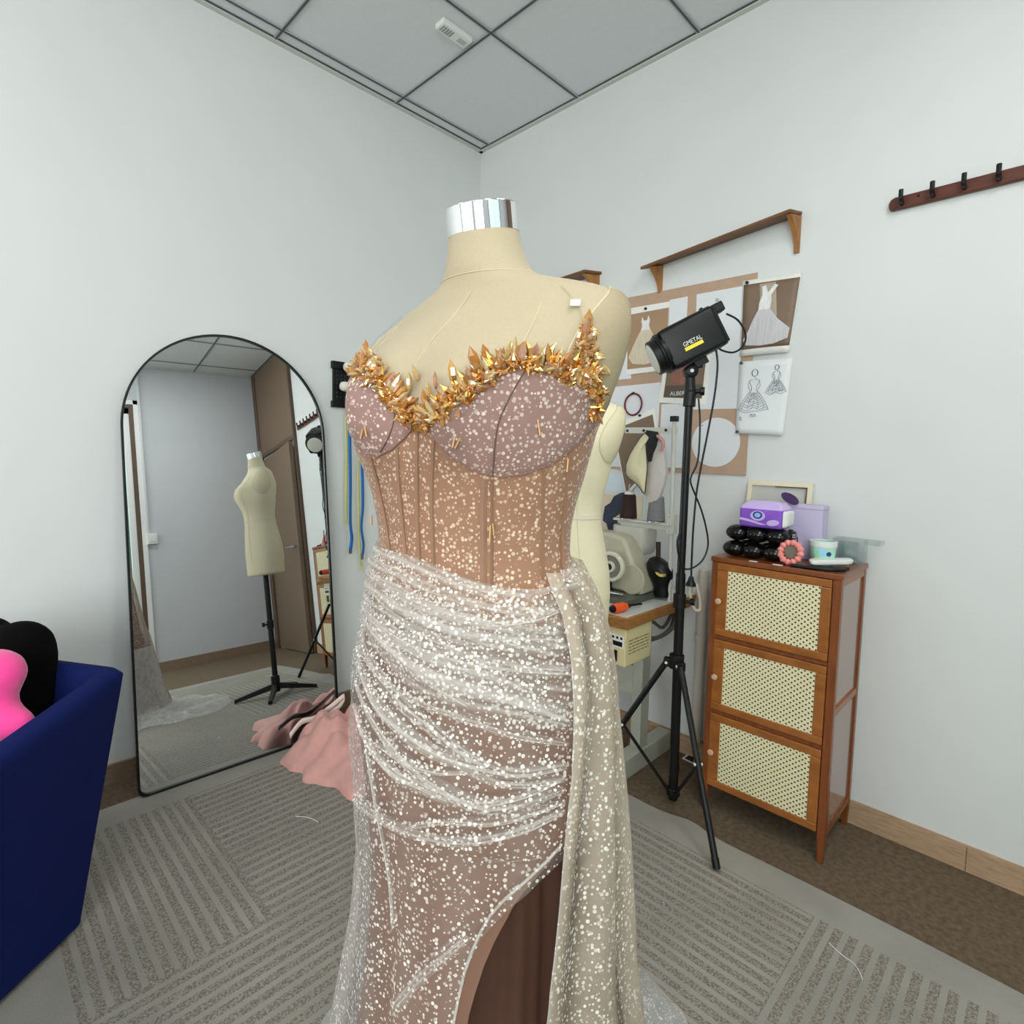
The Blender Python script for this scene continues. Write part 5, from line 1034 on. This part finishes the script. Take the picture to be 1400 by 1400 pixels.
def form(name, label, C_, rz, kz, dz, ztop, zbot, pole_col, legs, MF=None, MFD=None):
    """torso with neck cap, arm plates, pole, base"""
    ex = Vector((math.cos(rz), math.sin(rz), 0)); ey = Vector((-math.sin(rz), math.cos(rz), 0))
    t = thing(name, label, 'mannequin', (C_.x, C_.y, 0), rz)
    def S(a, z, off=0): 
        p = surf(TB, a, z, off, Vector((0, 0, 0)), ex, ey); return Vector((C_.x+p.x*kz, C_.y+p.y*kz, z*1.0+dz))
    NT = 120; rings = []
    zs = list(np.linspace(zbot-dz, 1.5635, 110))
    for z in zs:
        zz = max(z, 0.862); sc = 1.0
        if z < 0.862: sc = 1.0-0.25*max(0, (0.862-z))
        ring = []
        for k in range(NT):
            p = S(2*math.pi*k/NT, zz); p.z = z+dz
            c = Vector((C_.x, C_.y, p.z)); p = c+(p-c)*sc
            tilt = max(0.0, min(1.0, (z-1.47)/0.09)); lx = (p-C_).dot(ey)
            p.z += -0.22*lx*tilt
            ring.append(p)
        rings.append(ring)
    low = [p+Vector((0, 0, -0.012)) for p in [Vector((C_.x, C_.y, q.z))+(q-Vector((C_.x, C_.y, q.z)))*0.95 for q in rings[0]]]
    m = MB(); m.loft([low]+rings); body = m.build('torso', MF or M_FORM, t, angle=70)
    # neck cap
    top = rings[-1]; nc = sum(top, Vector())/NT; nrm = (top[0]-nc).cross(top[NT//4]-nc).normalized()
    if nrm.z < 0: nrm = -nrm
    m = MB(); m.loft([[nc+(p-nc)*s+nrm*h for p in top] for s, h in ((0.985, -0.004), (1.03, -0.004), (1.03, -0.003), (1.03, 0.0275), (1.03, 0.0290), (1.02, 0.0298), (1.015, 0.030), (0.9, 0.030), (0.88, 0.024))]); m.build('neck_cap', M_CHROME, t, angle=35)
    m = MB(); m.cyl(nc+nrm*0.0245, nc+nrm*0.0295, 0.012, 0.010, n=12); m.build('cap_knob', M_STEEL, t)
    # arm plates
    for s in (1, -1):
        a0 = 0 if s > 0 else math.pi; R_ = []; zc = 1.386
        for q, inn in ((1.0, -0.006), (1.0, 0.002), (0.95, 0.0045), (0.6, 0.006), (0.25, 0.0065)):
            ring = []
            for k in range(32):
                an = 2*math.pi*k/32; z = zc+0.082*q*math.sin(an); aa = a0+s*(0.50*q*math.cos(an)+0.06)
                ring.append(S(aa, z, inn))
            R_.append(ring)
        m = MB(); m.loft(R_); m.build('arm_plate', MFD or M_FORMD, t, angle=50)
        m = MB(); m.tube(R_[1]+[R_[1][0]], 0.0013, 6, 1); m.build('plate_piping', M_SEAM, t)
    # seams: shoulder line, neckline, princess lines, waist tape
    def line(pts, r=0.0009, mt=M_SEAM, nm='seam'):
        m = MB(); m.tube(pts, r, 6, 2); return m.build(nm, mt, t)
    line([S(2*math.pi*k/48, 1.499, 0.0005)+Vector((0, 0, -0.22*(S(2*math.pi*k/48, 1.499)-C_).dot(ey)*0.32)) for k in range(49)], 0.0007)
    for a in (math.radians(52), math.radians(128)): line([S(a+0.16*math.cos((z-1.1)*5), z, 0.0006) for z in np.linspace(0.88, 1.44, 24)], 0.0007)
    line([S(math.pi/2, z, 0.0006) for z in np.linspace(0.88, 1.47, 24)], 0.0006)
    for a in (math.radians(232), math.radians(308)): line([S(a, z, 0.0006) for z in np.linspace(0.88, 1.44, 24)], 0.0007)
    tp = []
    m = MB(); m.loft([[S(2*math.pi*k/72, 1.145+h, o) for k in range(72)] for h, o in ((-0.006, 0.0005), (-0.006, 0.002), (0.006, 0.002), (0.006, 0.0005))], cap=False); m.build('waist_tape', mat('white_tape', (226, 216, 196), 0.8), t)
    m = MB(); m.cyl((C_.x, C_.y, 0.09), (C_.x, C_.y, zbot-0.01), 0.0165, n=16); m.build('pole', pole_col, t)
    m = MB(); m.cyl((C_.x, C_.y, 0.42), (C_.x, C_.y, 0.47), 0.021, n=16); m.cyl((C_.x, C_.y, 0.445), (C_.x-0.05, C_.y+0.012, 0.45), 0.006, n=8); m.cyl((C_.x-0.045, C_.y+0.012, 0.437), (C_.x-0.045, C_.y+0.012, 0.463), 0.009, n=10); m.build('height_clamp', M_BLACK, t)
    m = MB(); m.cyl((C_.x, C_.y, 0.035), (C_.x, C_.y, 0.13), 0.026, n=16); m.build('base_hub', M_BLACK, t, bevel=0.002)
    for a in legs:
        d = Vector((math.cos(a), math.sin(a), 0)); m = MB()
        m.hexa([C_+d*0.02+Vector((-d.y*0.015, d.x*0.015, 0.05)), C_+d*0.02+Vector((d.y*0.015, -d.x*0.015, 0.05)), C_+d*0.24+Vector((d.y*0.011, -d.x*0.011, 0.0105)), C_+d*0.24+Vector((-d.y*0.011, d.x*0.011, 0.0105)),
                C_+d*0.02+Vector((-d.y*0.015, d.x*0.015, 0.085)), C_+d*0.02+Vector((d.y*0.015, -d.x*0.015, 0.085)), C_+d*0.24+Vector((d.y*0.011, -d.x*0.011, 0.032)), C_+d*0.24+Vector((-d.y*0.011, d.x*0.011, 0.032))])
        m.build('leg', M_BLACK, t, smooth=False, bevel=0.003)
    return t, S
f1, S1 = form('dress_form', 'cream dress form with chrome neck cap wearing the sparkling gown', FC, FRZ, 1.0, 0.0, 1.5635, 0.865, M_BLACKM, [math.radians(a) for a in (20, 140, 260)])
C2 = atD(770, 700, 1.72); C2 = Vector((C2.x, C2.y, 0))
form('dress_form', 'plain undressed cream dress form on a black stand, behind the gown', C2, math.radians(96), 0.90, -0.055, 1.5, 0.765, M_BLACKM, [math.radians(a) for a in (20, 118, 200, 320)], M_FORMP, M_FORMPD)

# ================================================================ GOWN
G = thing('gown', 'sparkling nude and white tulle gown with amber crystal neckline on the dress form', 'dress', (FC.x, FC.y, 0), FRZ)
rad = math.radians
# --- bodice: neckline from the crystal line
NECK = [(486, 512), (505, 514), (530, 530), (552, 552), (568, 572), (582, 580), (600, 568), (625, 548), (650, 526), (680, 507), (710, 500), (742, 502), (772, 512), (795, 522), (806, 545)]
nk = sorted([tz(BV_B, TB, x, y) for x, y in NECK]); nkT = [a for a, _ in nk]; nkZ = [z for _, z in nk]
def zneck(t):
    if t < nkT[0]: return nkZ[0]+(1.335-nkZ[0])*min(1, (nkT[0]-t)/0.6)
    if t > nkT[-1]: return nkZ[-1]+(1.335-nkZ[-1])*min(1, (t-nkT[-1])/0.5)
    return float(np.interp(t, nkT, nkZ))
m = MB(); rows = []
for i in range(46):
    v = i/45; row = []
    for k in range(181):
        t = rad(-150)+2*math.pi*k/180; z = 1.04*(1-v)+zneck(t)*v; row.append(surf(TB, t, z, 0.0035))
    rows.append(row)
m.grid(rows); m.build('bodice', M_BOD, G, angle=80)
# --- cups
def cup(pts_bottom, t0, t1, nm):
    bt = sorted([tz(BV_B, TB, x, y) for x, y in pts_bottom]); bT = [a for a, _ in bt]; bZ = [z for _, z in bt]
    m = MB(); rows = []; N_ = 48
    for i in range(31):
        v = i/30; row = []
        for k in range(N_+1):
            t = t0+(t1-t0)*k/N_; zb = float(np.interp(t, bT, bZ)); z = zb*(1-v)+max(zb+0.001, zneck(t)-0.001)*v
            e = min(1.0, 4*min(v+0.0, 1.0), 8*min(k/N_, 1-k/N_)) ; row.append(surf(TB, t, z, 0.0042+0.0045*math.sqrt(max(0, min(1, e)))))
        rows.append(row)
    m.grid(rows); m.build(nm, M_CUP, G, angle=80)
    m = MB(); m.tube([surf(TB, a, z, 0.0052) for a, z in [(x, float(np.interp(x, bT, bZ))) for x in np.linspace(t0, t1, 30)]], 0.0009, 6, 2); m.build('underwire_seam', M_USEAM, G)
bR = [(588, 585), (600, 606), (622, 628), (650, 645), (680, 652), (715, 648), (750, 634), (782, 610), (808, 582)]
bL = [(482, 588), (490, 606), (503, 620), (520, 625), (540, 615), (556, 600), (568, 586), (578, 580)]
tR = [tz(BV_B, TB, x, y)[0] for x, y in bR]; tL = [tz(BV_B, TB, x, y)[0] for x, y in bL]
cup(bR, min(tR), max(tR), 'cup'); cup(bL, min(tL), max(tL), 'cup')
def on(bv, T, px, off): return [surf(T, *tz(bv, T, x, y), off) for x, y in px]
m = MB(); m.tube(on(BV_B, TB, [(718, 504), (704, 528), (690, 555), (680, 580), (676, 605), (674, 630), (673, 650)], 0.0088), 0.0010, 6, 4); m.build('cup_seam', M_CSEAM, G)
m = MB(); m.tube(on(BV_B, TB, [(548, 560), (545, 580), (538, 600), (528, 618)], 0.0088), 0.0009, 6, 4); m.build('cup_seam', M_CSEAM, G)
# --- boning channels and centre busk
for px, w in (([(575, 585), (574, 640), (575, 700), (577, 770)], 0.006), ([(596, 600), (594, 650), (594, 710), (596, 780)], 0.006), ([(548, 612), (550, 660), (556, 720), (560, 760)], 0.006), ([(512, 625), (524, 670), (534, 720), (538, 750)], 0.005), ([(662, 655), (661, 700), (661, 750), (661, 800)], 0.009), ([(672, 655), (672, 700), (672, 750), (672, 800)], 0.004), ([(740, 640), (738, 690), (738, 740), (738, 790)], 0.005), ([(774, 620), (768, 680), (764, 720), (764, 775)], 0.005)):
    P = crm(on(BV_B, TB, px, 0.0052), 6); m = MB(); rows = [[], [], []]
    for i, p in enumerate(P):
        d = (P[min(i+1, len(P)-1)]-P[max(i-1, 0)]).normalized(); n_ = (CO-p).normalized(); s = d.cross(n_).normalized()
        for r_, q in zip(rows, (-1, 0, 1)): r_.append(p+s*w*0.5*q+n_*(0.0012 if q == 0 else -0.0012))
    m.grid(rows); m.build('boning_channel', M_BONE, G)
# --- lining skirt: two panels with the slit between them
apex = tz(BV_S, TS, 762, 1157)
SLIT = [(764, 1152), (742, 1176), (715, 1202), (690, 1224), (672, 1244), (657, 1270), (645, 1298), (635, 1328), (628, 1360), (621, 1397)]
sl = sorted([tz(BV_S, TS, x, y) for x, y in SLIT], key=lambda q: q[1]); slZ = [q[1] for q in sl]; slT = [q[0] for q in sl]
def tslit(z, tmx):
    if z >= slZ[-1]: return tmx
    return float(np.interp(z, slZ, slT))
def skirt_ring(z):
    """ring parameters from waist to the floor: below the frame the skirt flares out"""
    return z
def ssurf(t, z, off=0.0, k=1.0):
    if z >= 0.4203:
        p = surf(TS, t, z, off)
    else:
        p0 = surf(TS, t, 0.4203, off); p1 = surf(TS, t, 0.47, off); d = (p0-p1)/0.0497; dz = 0.4203-z
        p = p0+d*dz*0.8+Vector((d.x, d.y, 0))*dz*dz*1.2; p.z = z
    if k != 1.0: c = FC+EX*(-0.006); q = Vector((c.x, c.y, p.z)); p = q+(p-q)*k
    return p
def kin(t, z):
    """lining hugs the form: narrower than the tulle, most at the sides and low down"""
    low = max(0.0, min(1.0, (1.05-z)/0.55)); side = 0.5+0.5*math.cos(t-rad(20))
    return 0.975-0.03*low-0.10*low*side
tmax = rad(172)
def sheet(zt, zb, t0, tm, off, kf, nz=70, nt=110, more=0.0, slit=True):
    rows = []
    for i in range(nz+1):
        v = i/nz; row = []
        for k in range(nt+1):
            u = k/nt; zz = (zt if not callable(zt) else zt(0.5*(t0+tm)))*(1-v)+zb*v
            te = min(tm, tslit(zz, tm)+more*max(0.03, min(1, (zz-0.47)/0.26))) if slit else tm
            t = t0+(te-t0)*u; z = (zt(t) if callable(zt) else zt)*(1-v)+zb*v
            o = off(t, z) if callable(off) else off
            row.append(ssurf(t, z, o, kf(t, z) if callable(kf) else kf))
        rows.append(row)
    return rows
m = MB(); m.grid(sheet(1.06, 0.012, rad(-150), tmax, 0.0, kin, more=0.17)); m.build('lining_skirt', M_LIN, G, angle=80)
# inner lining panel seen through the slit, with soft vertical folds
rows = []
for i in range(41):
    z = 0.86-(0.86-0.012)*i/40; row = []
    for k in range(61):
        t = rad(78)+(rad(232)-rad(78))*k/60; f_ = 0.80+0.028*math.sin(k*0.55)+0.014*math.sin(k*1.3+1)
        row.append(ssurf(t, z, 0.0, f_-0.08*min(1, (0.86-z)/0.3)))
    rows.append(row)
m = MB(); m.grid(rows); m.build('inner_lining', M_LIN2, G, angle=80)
# --- overskirt
TOP = [(521, 738), (540, 748), (560, 756), (585, 768), (610, 778), (640, 790), (665, 798), (695, 804), (722, 806), (748, 800), (768, 786)]
tp_ = sorted([tz(BV_B, TB, x, y) for x, y in TOP]); tpT = [a for a, _ in tp_]; tpZ = [z for _, z in tp_]
def ztop(t):
    if t < tpT[0]: return tpZ[0]-0.02*min(1, tpT[0]-t)
    return min(1.139, float(np.interp(t, tpT, tpZ)))
def owave(t, z):
    low = max(0.0, min(1.0, (0.95-z)/0.5)); return 0.004+low*(0.006*math.sin(11*t+2*z)+0.003*math.sin(23*t-5*z))+0.0025*math.sin(60*z+9*t)*max(0, 1-low*1.3)
m = MB(); SH = sheet(ztop, 0.012, rad(-150), tmax, owave, 1.0, 110, 170); DN = []
for r in SH:
    dr = []
    for p in r:
        q = p-FC; t = math.atan2(q.dot(EY), q.dot(EX)); low = max(0.0, min(1.0, (1.05-p.z)/0.35))
        dr.append(0.42+0.12*math.sin(14*t+4*p.z)+1.15*low*max(0, math.cos(t-rad(12)))**2.5)
    DN.append(dr)
m.grid(SH, dens=DN); m.build('overskirt', M_TUL, G, angle=80)
m = MB(); m.tube([ssurf(tslit(z, tmax), z, 0.005) for z in np.linspace(slZ[-1]-0.001, 0.42, 40)], 0.0016, 6, 2); m.build('slit_hem', M_TULD, G)
# --- gathered waist drape and swags
BV_O = bvh_of(TS, 0.421, 1.139, 0.006)
def ribbon(px, w, off=0.006, nm='swag', mt=None, seed=0, taper=True, fade=True):
    r2 = random.Random(seed); P = crm([surf(TS, *tz(BV_S, TS, x, y), 0.0) for x, y in px], 14); n_ = len(P); K_ = 16
    rows = [[] for _ in range(K_+1)]; den = [[] for _ in range(K_+1)]; ph = r2.uniform(0, 6); f1_, f2_ = r2.uniform(9, 13), r2.uniform(17, 23)
    for i, p in enumerate(P):
        d = (P[min(i+1, n_-1)]-P[max(i-1, 0)]).normalized(); q = p-Vector((FC.x, FC.y, p.z)); nn = q.normalized(); s = nn.cross(d).normalized(); s = -s if s.z < 0 else s
        u = i/(n_-1); ww = w*1.7*(0.45+0.55*math.sin(math.pi*min(1, max(0.0, u*0.9+0.08)))) if taper else w
        ww *= 1+0.22*math.sin(5*u+ph); end = min(1, 9*u, 7*(1-u)+0.55)
        for j in range(K_+1):
            v = j/K_-0.5; vv = v+0.05*math.sin(6*u+ph)
            rows[j].append(p+s*ww*v+nn*(off*0.5+(off*0.5+0.004*(0.6+0.4*math.sin(7*u+ph)))*math.cos(math.pi*v)+0.0012*math.sin(f2_*vv+4*u)))
            e = math.cos(math.pi*v)**1.3 if fade else 1.0
            den[j].append(max(0.0, end*e*(0.62+0.30*math.sin(f1_*2*vv+ph+2*u)+0.22*math.sin(f2_*2.2*vv-3*u+2*ph))))
    m = MB(); m.grid(rows, dens=den); return m.build(nm, mt or M_SWAG, G, angle=80)
DL = sorted([tz(BV_S, TS, x, y) for x, y in [(499, 862), (528, 890), (570, 925), (620, 950), (680, 972), (730, 990), (770, 1002)]]); dlT = [q[0] for q in DL]; dlZ = [q[1] for q in DL]
rows = []; den = []
for i in range(81):
    v = i/80; row = []; dr = []
    for k in range(120):
        t = rad(-120)+(rad(170)-rad(-120))*k/119; z1 = ztop(t)+0.004; z0 = float(np.interp(t, dlT, dlZ))
        z = z1*(1-v)+z0*v; ph = 3*t+1.5*math.sin(2.2*t)
        fold = math.sin(46*v+ph)+0.7*math.sin(83*v-1.7*ph+1)+0.5*math.sin(131*v+2.3*ph)
        row.append(surf(TS, t, min(1.139, z), 0.006+0.0022*fold*math.sin(math.pi*min(1, v*1.1))))
        left = 0.5+0.5*math.cos(t-rad(25)); dr.append(max(0.12, (0.36+0.20*fold)*(1.05-0.40*v+0.45*left*(1-v*0.4)))*min(1, (1-v)*8))
    rows.append(row); den.append(dr)
m = MB(); m.grid(rows, dens=den); m.build('waist_drape', M_SWAG, G, angle=80)
SW = [([(511, 800), (535, 822), (575, 842), (630, 862), (690, 872), (764, 874)], .026), ([(506, 825), (535, 855), (580, 885), (640, 905), (700, 912), (768, 916)], .020), ([(502, 838), (528, 872), (570, 906), (620, 930), (680, 950), (730, 968), (770, 982)], .040),
      ([(499, 860), (515, 905), (550, 955), (590, 990), (630, 1022), (665, 1040)], .020), ([(495, 890), (512, 935), (545, 985), (590, 1022), (645, 1042), (705, 1052), (766, 1042)], .018), ([(492, 920), (508, 965), (535, 1010), (575, 1052), (620, 1082), (665, 1098), (715, 1092), (764, 1074)], .015),
      ([(490, 960), (505, 1005), (540, 1050), (580, 1075), (615, 1094)], .012), ([(492, 1090), (515, 1108), (550, 1128), (600, 1143), (650, 1143), (710, 1128), (764, 1102)], .014), ([(640, 846), (680, 852), (720, 846), (752, 832)], .012), ([(600, 1022), (650, 1056), (700, 1068), (766, 1062)], .010),
      ([(518, 790), (560, 815), (610, 835), (660, 845)], .018), ([(498, 880), (530, 925), (575, 955), (630, 975), (700, 1000), (768, 1012)], .010), ([(540, 1376), (565, 1346), (590, 1318), (615, 1294), (640, 1272)], .014), ([(510, 1002), (522, 1100), (540, 1200), (545, 1260)], .006),
      ([(515, 842), (552, 892), (600, 935), (640, 958)], .012), ([(496, 905), (520, 960), (560, 1000), (605, 1030), (650, 1046)], .012), ([(500, 985), (530, 1040), (575, 1068), (640, 1092), (700, 1085), (764, 1058)], .009), ([(560, 1126), (610, 1118), (680, 1116), (764, 1090)], .008), ([(520, 1010), (560, 1040), (600, 1052), (640, 1050)], .009)]
for i, (px, w) in enumerate(SW): ribbon(px, w, 0.007+0.0015*(i % 3), 'swag', M_SWAG, i)
# --- sash panel falling from the right waist
SL = [(748, 806), (760, 835), (768, 880), (772, 950), (771, 1000), (768, 1050), (762, 1100), (757, 1150), (752, 1210), (747, 1270), (741, 1330), (735, 1395)]
se = sorted([tz(BV_S, TS, x, y) for x, y in SL], key=lambda q: q[1]); seZ = [q[1] for q in se]; seT = [q[0] for q in se]
rows = []; den = []
for i in range(91):
    v = i/90; z = 1.128*(1-v)+0.012*v; row = []; dr = []
    ta = float(np.interp(z, seZ, seT)); tb = rad(262)
    for k in range(71):
        u = k/70; t = ta+(tb-ta)*u
        low = min(1, v*3); row.append(ssurf(t, z, 0.010+low*0.004+(0.003+0.006*low)*math.sin(9*u*math.pi+1.3*math.sin(v*4))+0.002*math.sin(31*u+6*v)))
        dr.append(min(1.2, max(0.3, 0.80+0.22*math.sin(9*u*math.pi+1.3*math.sin(v*4)+0.8)+0.14*math.sin(43*u+5*v))))
    rows.append(row); den.append(dr)
m = MB(); m.grid(rows, dens=den); m.build('sash', M_TULS, G, angle=80)
m = MB(); m.tube([r[0] for r in rows], 0.0011, 6, 1); m.build('sash_hem', M_TULD, G)
for k, px in enumerate(([(752, 806), (768, 800), (780, 790)], [(748, 812), (758, 792), (772, 772)])): ribbon(px, 0.022, 0.014, 'gather', M_SWAG, 40+k, False)
# --- train on the floor
OUTT = [(1.10, .46), (1.175, .54), (1.195, .66), (1.17, .76), (1.16, .86), (1.02, 1.07), (.84, 1.08), (.68, .99), (.60, 1.08), (.50, 1.02), (.36, .92), (.26, .75), (.24, .52), (.33, .33), (.50, .22), (.72, .22), (.92, .30)]
rows = []; NT = 200
for i in range(30):
    v = i/29; row = []
    for k in range(NT):
        a = 2*math.pi*k/NT; t = a-FRZ; R_ = outline_r(a, OUTT, (FC.x, FC.y))
        if v < 0.35:
            z = 0.42-(0.42-0.05)*(v/0.35); p = ssurf(t, z, 0.012); q = p-FC
            row.append(Vector((p.x, p.y, z)))
        else:
            p0 = ssurf(t, 0.05, 0.012); r0 = Vector((p0.x-FC.x, p0.y-FC.y)).length; s = (v-0.35)/0.65; r = r0+max(0.03, R_-r0)*s
            h = 0.010+0.05*(1-s)**3+0.022*(0.5+0.5*math.sin(13*a+8*s+2*math.sin(5*a)))*(s*(1-s)*4)**0.7+0.012*(0.5+0.5*math.sin(29*a-9*s))*(s*(1-s)*4)
            row.append(Vector((FC.x+r*math.cos(a), FC.y+r*math.sin(a), h)))
    rows.append(row)
# keep the front slit open: leave out the part of the flare that would close it
m = MB(); vs = [p for r in rows for p in r]; fs = []
for i in range(29):
    for k in range(NT):
        a = 2*math.pi*(k+0.5)/NT; t = (a-FRZ+rad(150)) % (2*math.pi)-rad(150)
        if rad(84) < t < rad(196) and i < 20: continue
        k2 = (k+1) % NT; fs.append((i*NT+k, i*NT+k2, (i+1)*NT+k2, (i+1)*NT+k))
m.add(vs, fs); m.build('train', M_TULT, G, angle=80)
# --- straps
def strap(px, off=0.004):
    P = crm([surf(TB, *tz(BV_B, TB, x, y), off) for x, y in px], 5); m = MB(); A_, B_ = [], []
    for i, p in enumerate(P):
        d = (P[min(i+1, len(P)-1)]-P[max(i-1, 0)]).normalized(); n_ = (p-Vector((FC.x, FC.y, p.z))).normalized(); s = d.cross(n_).normalized()
        A_.append(p+s*0.004); B_.append(p-s*0.004)
    m.grid([A_, B_]); m.build('clear_strap', M_CLEAR, G)
strap([(798, 450), (790, 425), (778, 405), (765, 392)]); strap([(492, 478), (512, 460), (532, 440), (548, 426)])
m = MB(); p0, p1 = [surf(TB, *tz(BV_B, TB, x, y), 0.006) for x, y in ((783, 420), (784, 411))]; d = (p1-p0); s = RT*0.006
m.add([p0-s, p0+s, p1+s, p1-s], [(0, 1, 2, 3)]); m.build('white_tag', M_WHITE, G, solid=0.0006)
# --- crystals
def crystal_geo(L_, r):
    n = 6; vs = [Vector((0, 0, 0))]; hs = ((0.14, 0.75), (0.32, 1.0), (0.62, 1.0), (1.0, 0.0))
    vs = [Vector((0, 0, 0))]
    for h, q in hs[:3]: vs += [Vector((r*q*math.cos(2*math.pi*k/n), r*q*0.75*math.sin(2*math.pi*k/n), L_*h)) for k in range(n)]
    vs.append(Vector((0, 0, L_))); fs = [(0, 1+(k+1) % n, 1+k) for k in range(n)]
    for i in range(2):
        for k in range(n): fs.append((1+i*n+k, 1+i*n+(k+1) % n, 1+(i+1)*n+(k+1) % n, 1+(i+1)*n+k))
    fs += [(1+2*n+k, 1+2*n+(k+1) % n, 3*n+1) for k in range(n)]
    return vs, fs
cr = []; rg = random.Random(11)
def put(x, y, wpx, upx, big, off0=0.005):
    """one crystal rooted on the bodice near pixel x,y with a wanted direction"""
    p = hit(BV_B, x+rg.gauss(0, wpx*0.42), y+rg.gauss(0, wpx*0.42)); nn = (p-Vector((FC.x, FC.y, p.z))).normalized()
    d = RT*upx[0]+UP*upx[1]+nn*rg.uniform(0.05, 0.6)+Vector((rg.gauss(0, .5), rg.gauss(0, .5), rg.gauss(0, .5)))*upx[2]
    cr.append((p+nn*(off0+rg.uniform(0, 0.008)), d.normalized(), big*rg.uniform(0.8, 1.2), rg.uniform(0, 6.28)))
path = [(492, 500), (508, 508), (528, 522), (545, 538), (556, 556), (568, 572), (582, 578), (598, 568), (618, 551), (640, 534), (660, 518), (682, 502), (708, 496), (735, 498), (760, 506), (782, 512), (800, 520)]
PP = crm([(x, y, 0) for x, y in path], 10)
for i, p in enumerate(PP):
    q = PP[min(i+1, len(PP)-1)]-PP[max(i-1, 0)]; tn = q.normalized(); up2 = Vector((tn.y, -tn.x)); up2 = up2 if up2.y < 0 else -up2
    for r in range(3): put(p.x+up2.x*rg.uniform(-14, 8), p.y+up2.y*rg.uniform(-14, 8), 6, (up2.x*0.3, -up2.y*0.3, 1.6), 0.0165)
    if i % 2 == 0: put(p.x+up2.x*6, p.y+up2.y*6, 3, (up2.x*1.2+rg.gauss(0, .35), -up2.y*1.2, 0.25), 0.0225)
for (x, y, w, n_) in ((494, 478, 9, 16), (488, 470, 6, 8), (515, 490, 8, 12), (530, 505, 10, 14), (795, 452, 6, 10), (792, 470, 10, 16), (797, 488, 13, 34), (802, 512, 14, 40), (804, 536, 13, 34), (806, 560, 9, 18), (785, 505, 12, 20), (770, 515, 14, 20), (780, 485, 10, 10), (572, 570, 14, 20), (505, 500, 8, 10)):
    for k in range(n_): put(x, y, w, (rg.gauss(0, .3), 0.15, 1.4), 0.0165)
for (x, y) in ((690, 480), (698, 478), (682, 484), (704, 480), (664, 482), (650, 490), (744, 478), (730, 484), (758, 486), (622, 508), (600, 518), (590, 530), (585, 545), (566, 520), (572, 508), (796, 440), (782, 458), (790, 448), (490, 466), (502, 468)): put(x, y+8, 1, (rg.gauss(0, .25), 1.2, 0.15), 0.0240)
cr.sort(key=lambda c: -c[2])
base = []
for L_ in range(4):
    vs, fs = crystal_geo(1.0, 0.19); m = MB(); m.add(vs, fs); me = bpy.data.meshes.new('crystal'); me.from_pydata([tuple(v) for v in m.v], [], m.f); me.materials.append(M_CRY[L_]); base.append(me)
GI = INV['gown'] if 'gown' in INV else INV[G.name]
rest = [MB() for _ in range(1)]; rest_m = MB()
for i, (p, d, L_, ro) in enumerate(cr):
    M_ = Matrix.Translation(p-d*L_*0.3) @ d.to_track_quat('Z', 'Y').to_matrix().to_4x4() @ Matrix.Rotation(ro, 4, 'Z') @ Matrix.Diagonal((L_*rg.uniform(.9, 1.15), L_, L_, 1))
    kx = (0, 1, 2, 0, 2, 3, 1, 2)[i % 8]
    if i < 100:
        o = bpy.data.objects.new('crystal', base[kx]); COL.objects.link(o); o.parent = G; o.matrix_local = GI @ M_
    else:
        rest_m.cur = kx; rest_m.add([M_ @ v.co for v in base[kx].vertices], [tuple(f.vertices) for f in base[kx].polygons])
o = rest_m.build('crystal_trim', M_CRY, G, smooth=False); o['kind'] = 'stuff'
# --- bugle beads
for (x, y, a, L_) in ((507, 592, 0.2, 0.016), (512, 590, -0.2, 0.014), (668, 728, 0.05, 0.020), (730, 585, -0.15, 0.018), (628, 606, 0.5, 0.014), (766, 636, 0.1, 0.015), (519, 712, 0.0, 0.014), (623, 605, 0.2, 0.012), (672, 722, -0.1, 0.014)):
    p = hit(BV_B, x, y); nn = (p-Vector((FC.x, FC.y, p.z))).normalized(); p = p+nn*0.0115; d = (UP+RT*a).normalized()
    m = MB(); m.cyl(p-d*L_/2, p+d*L_/2, 0.0012, n=8); m.build('bugle_bead', M_BEAD, G)
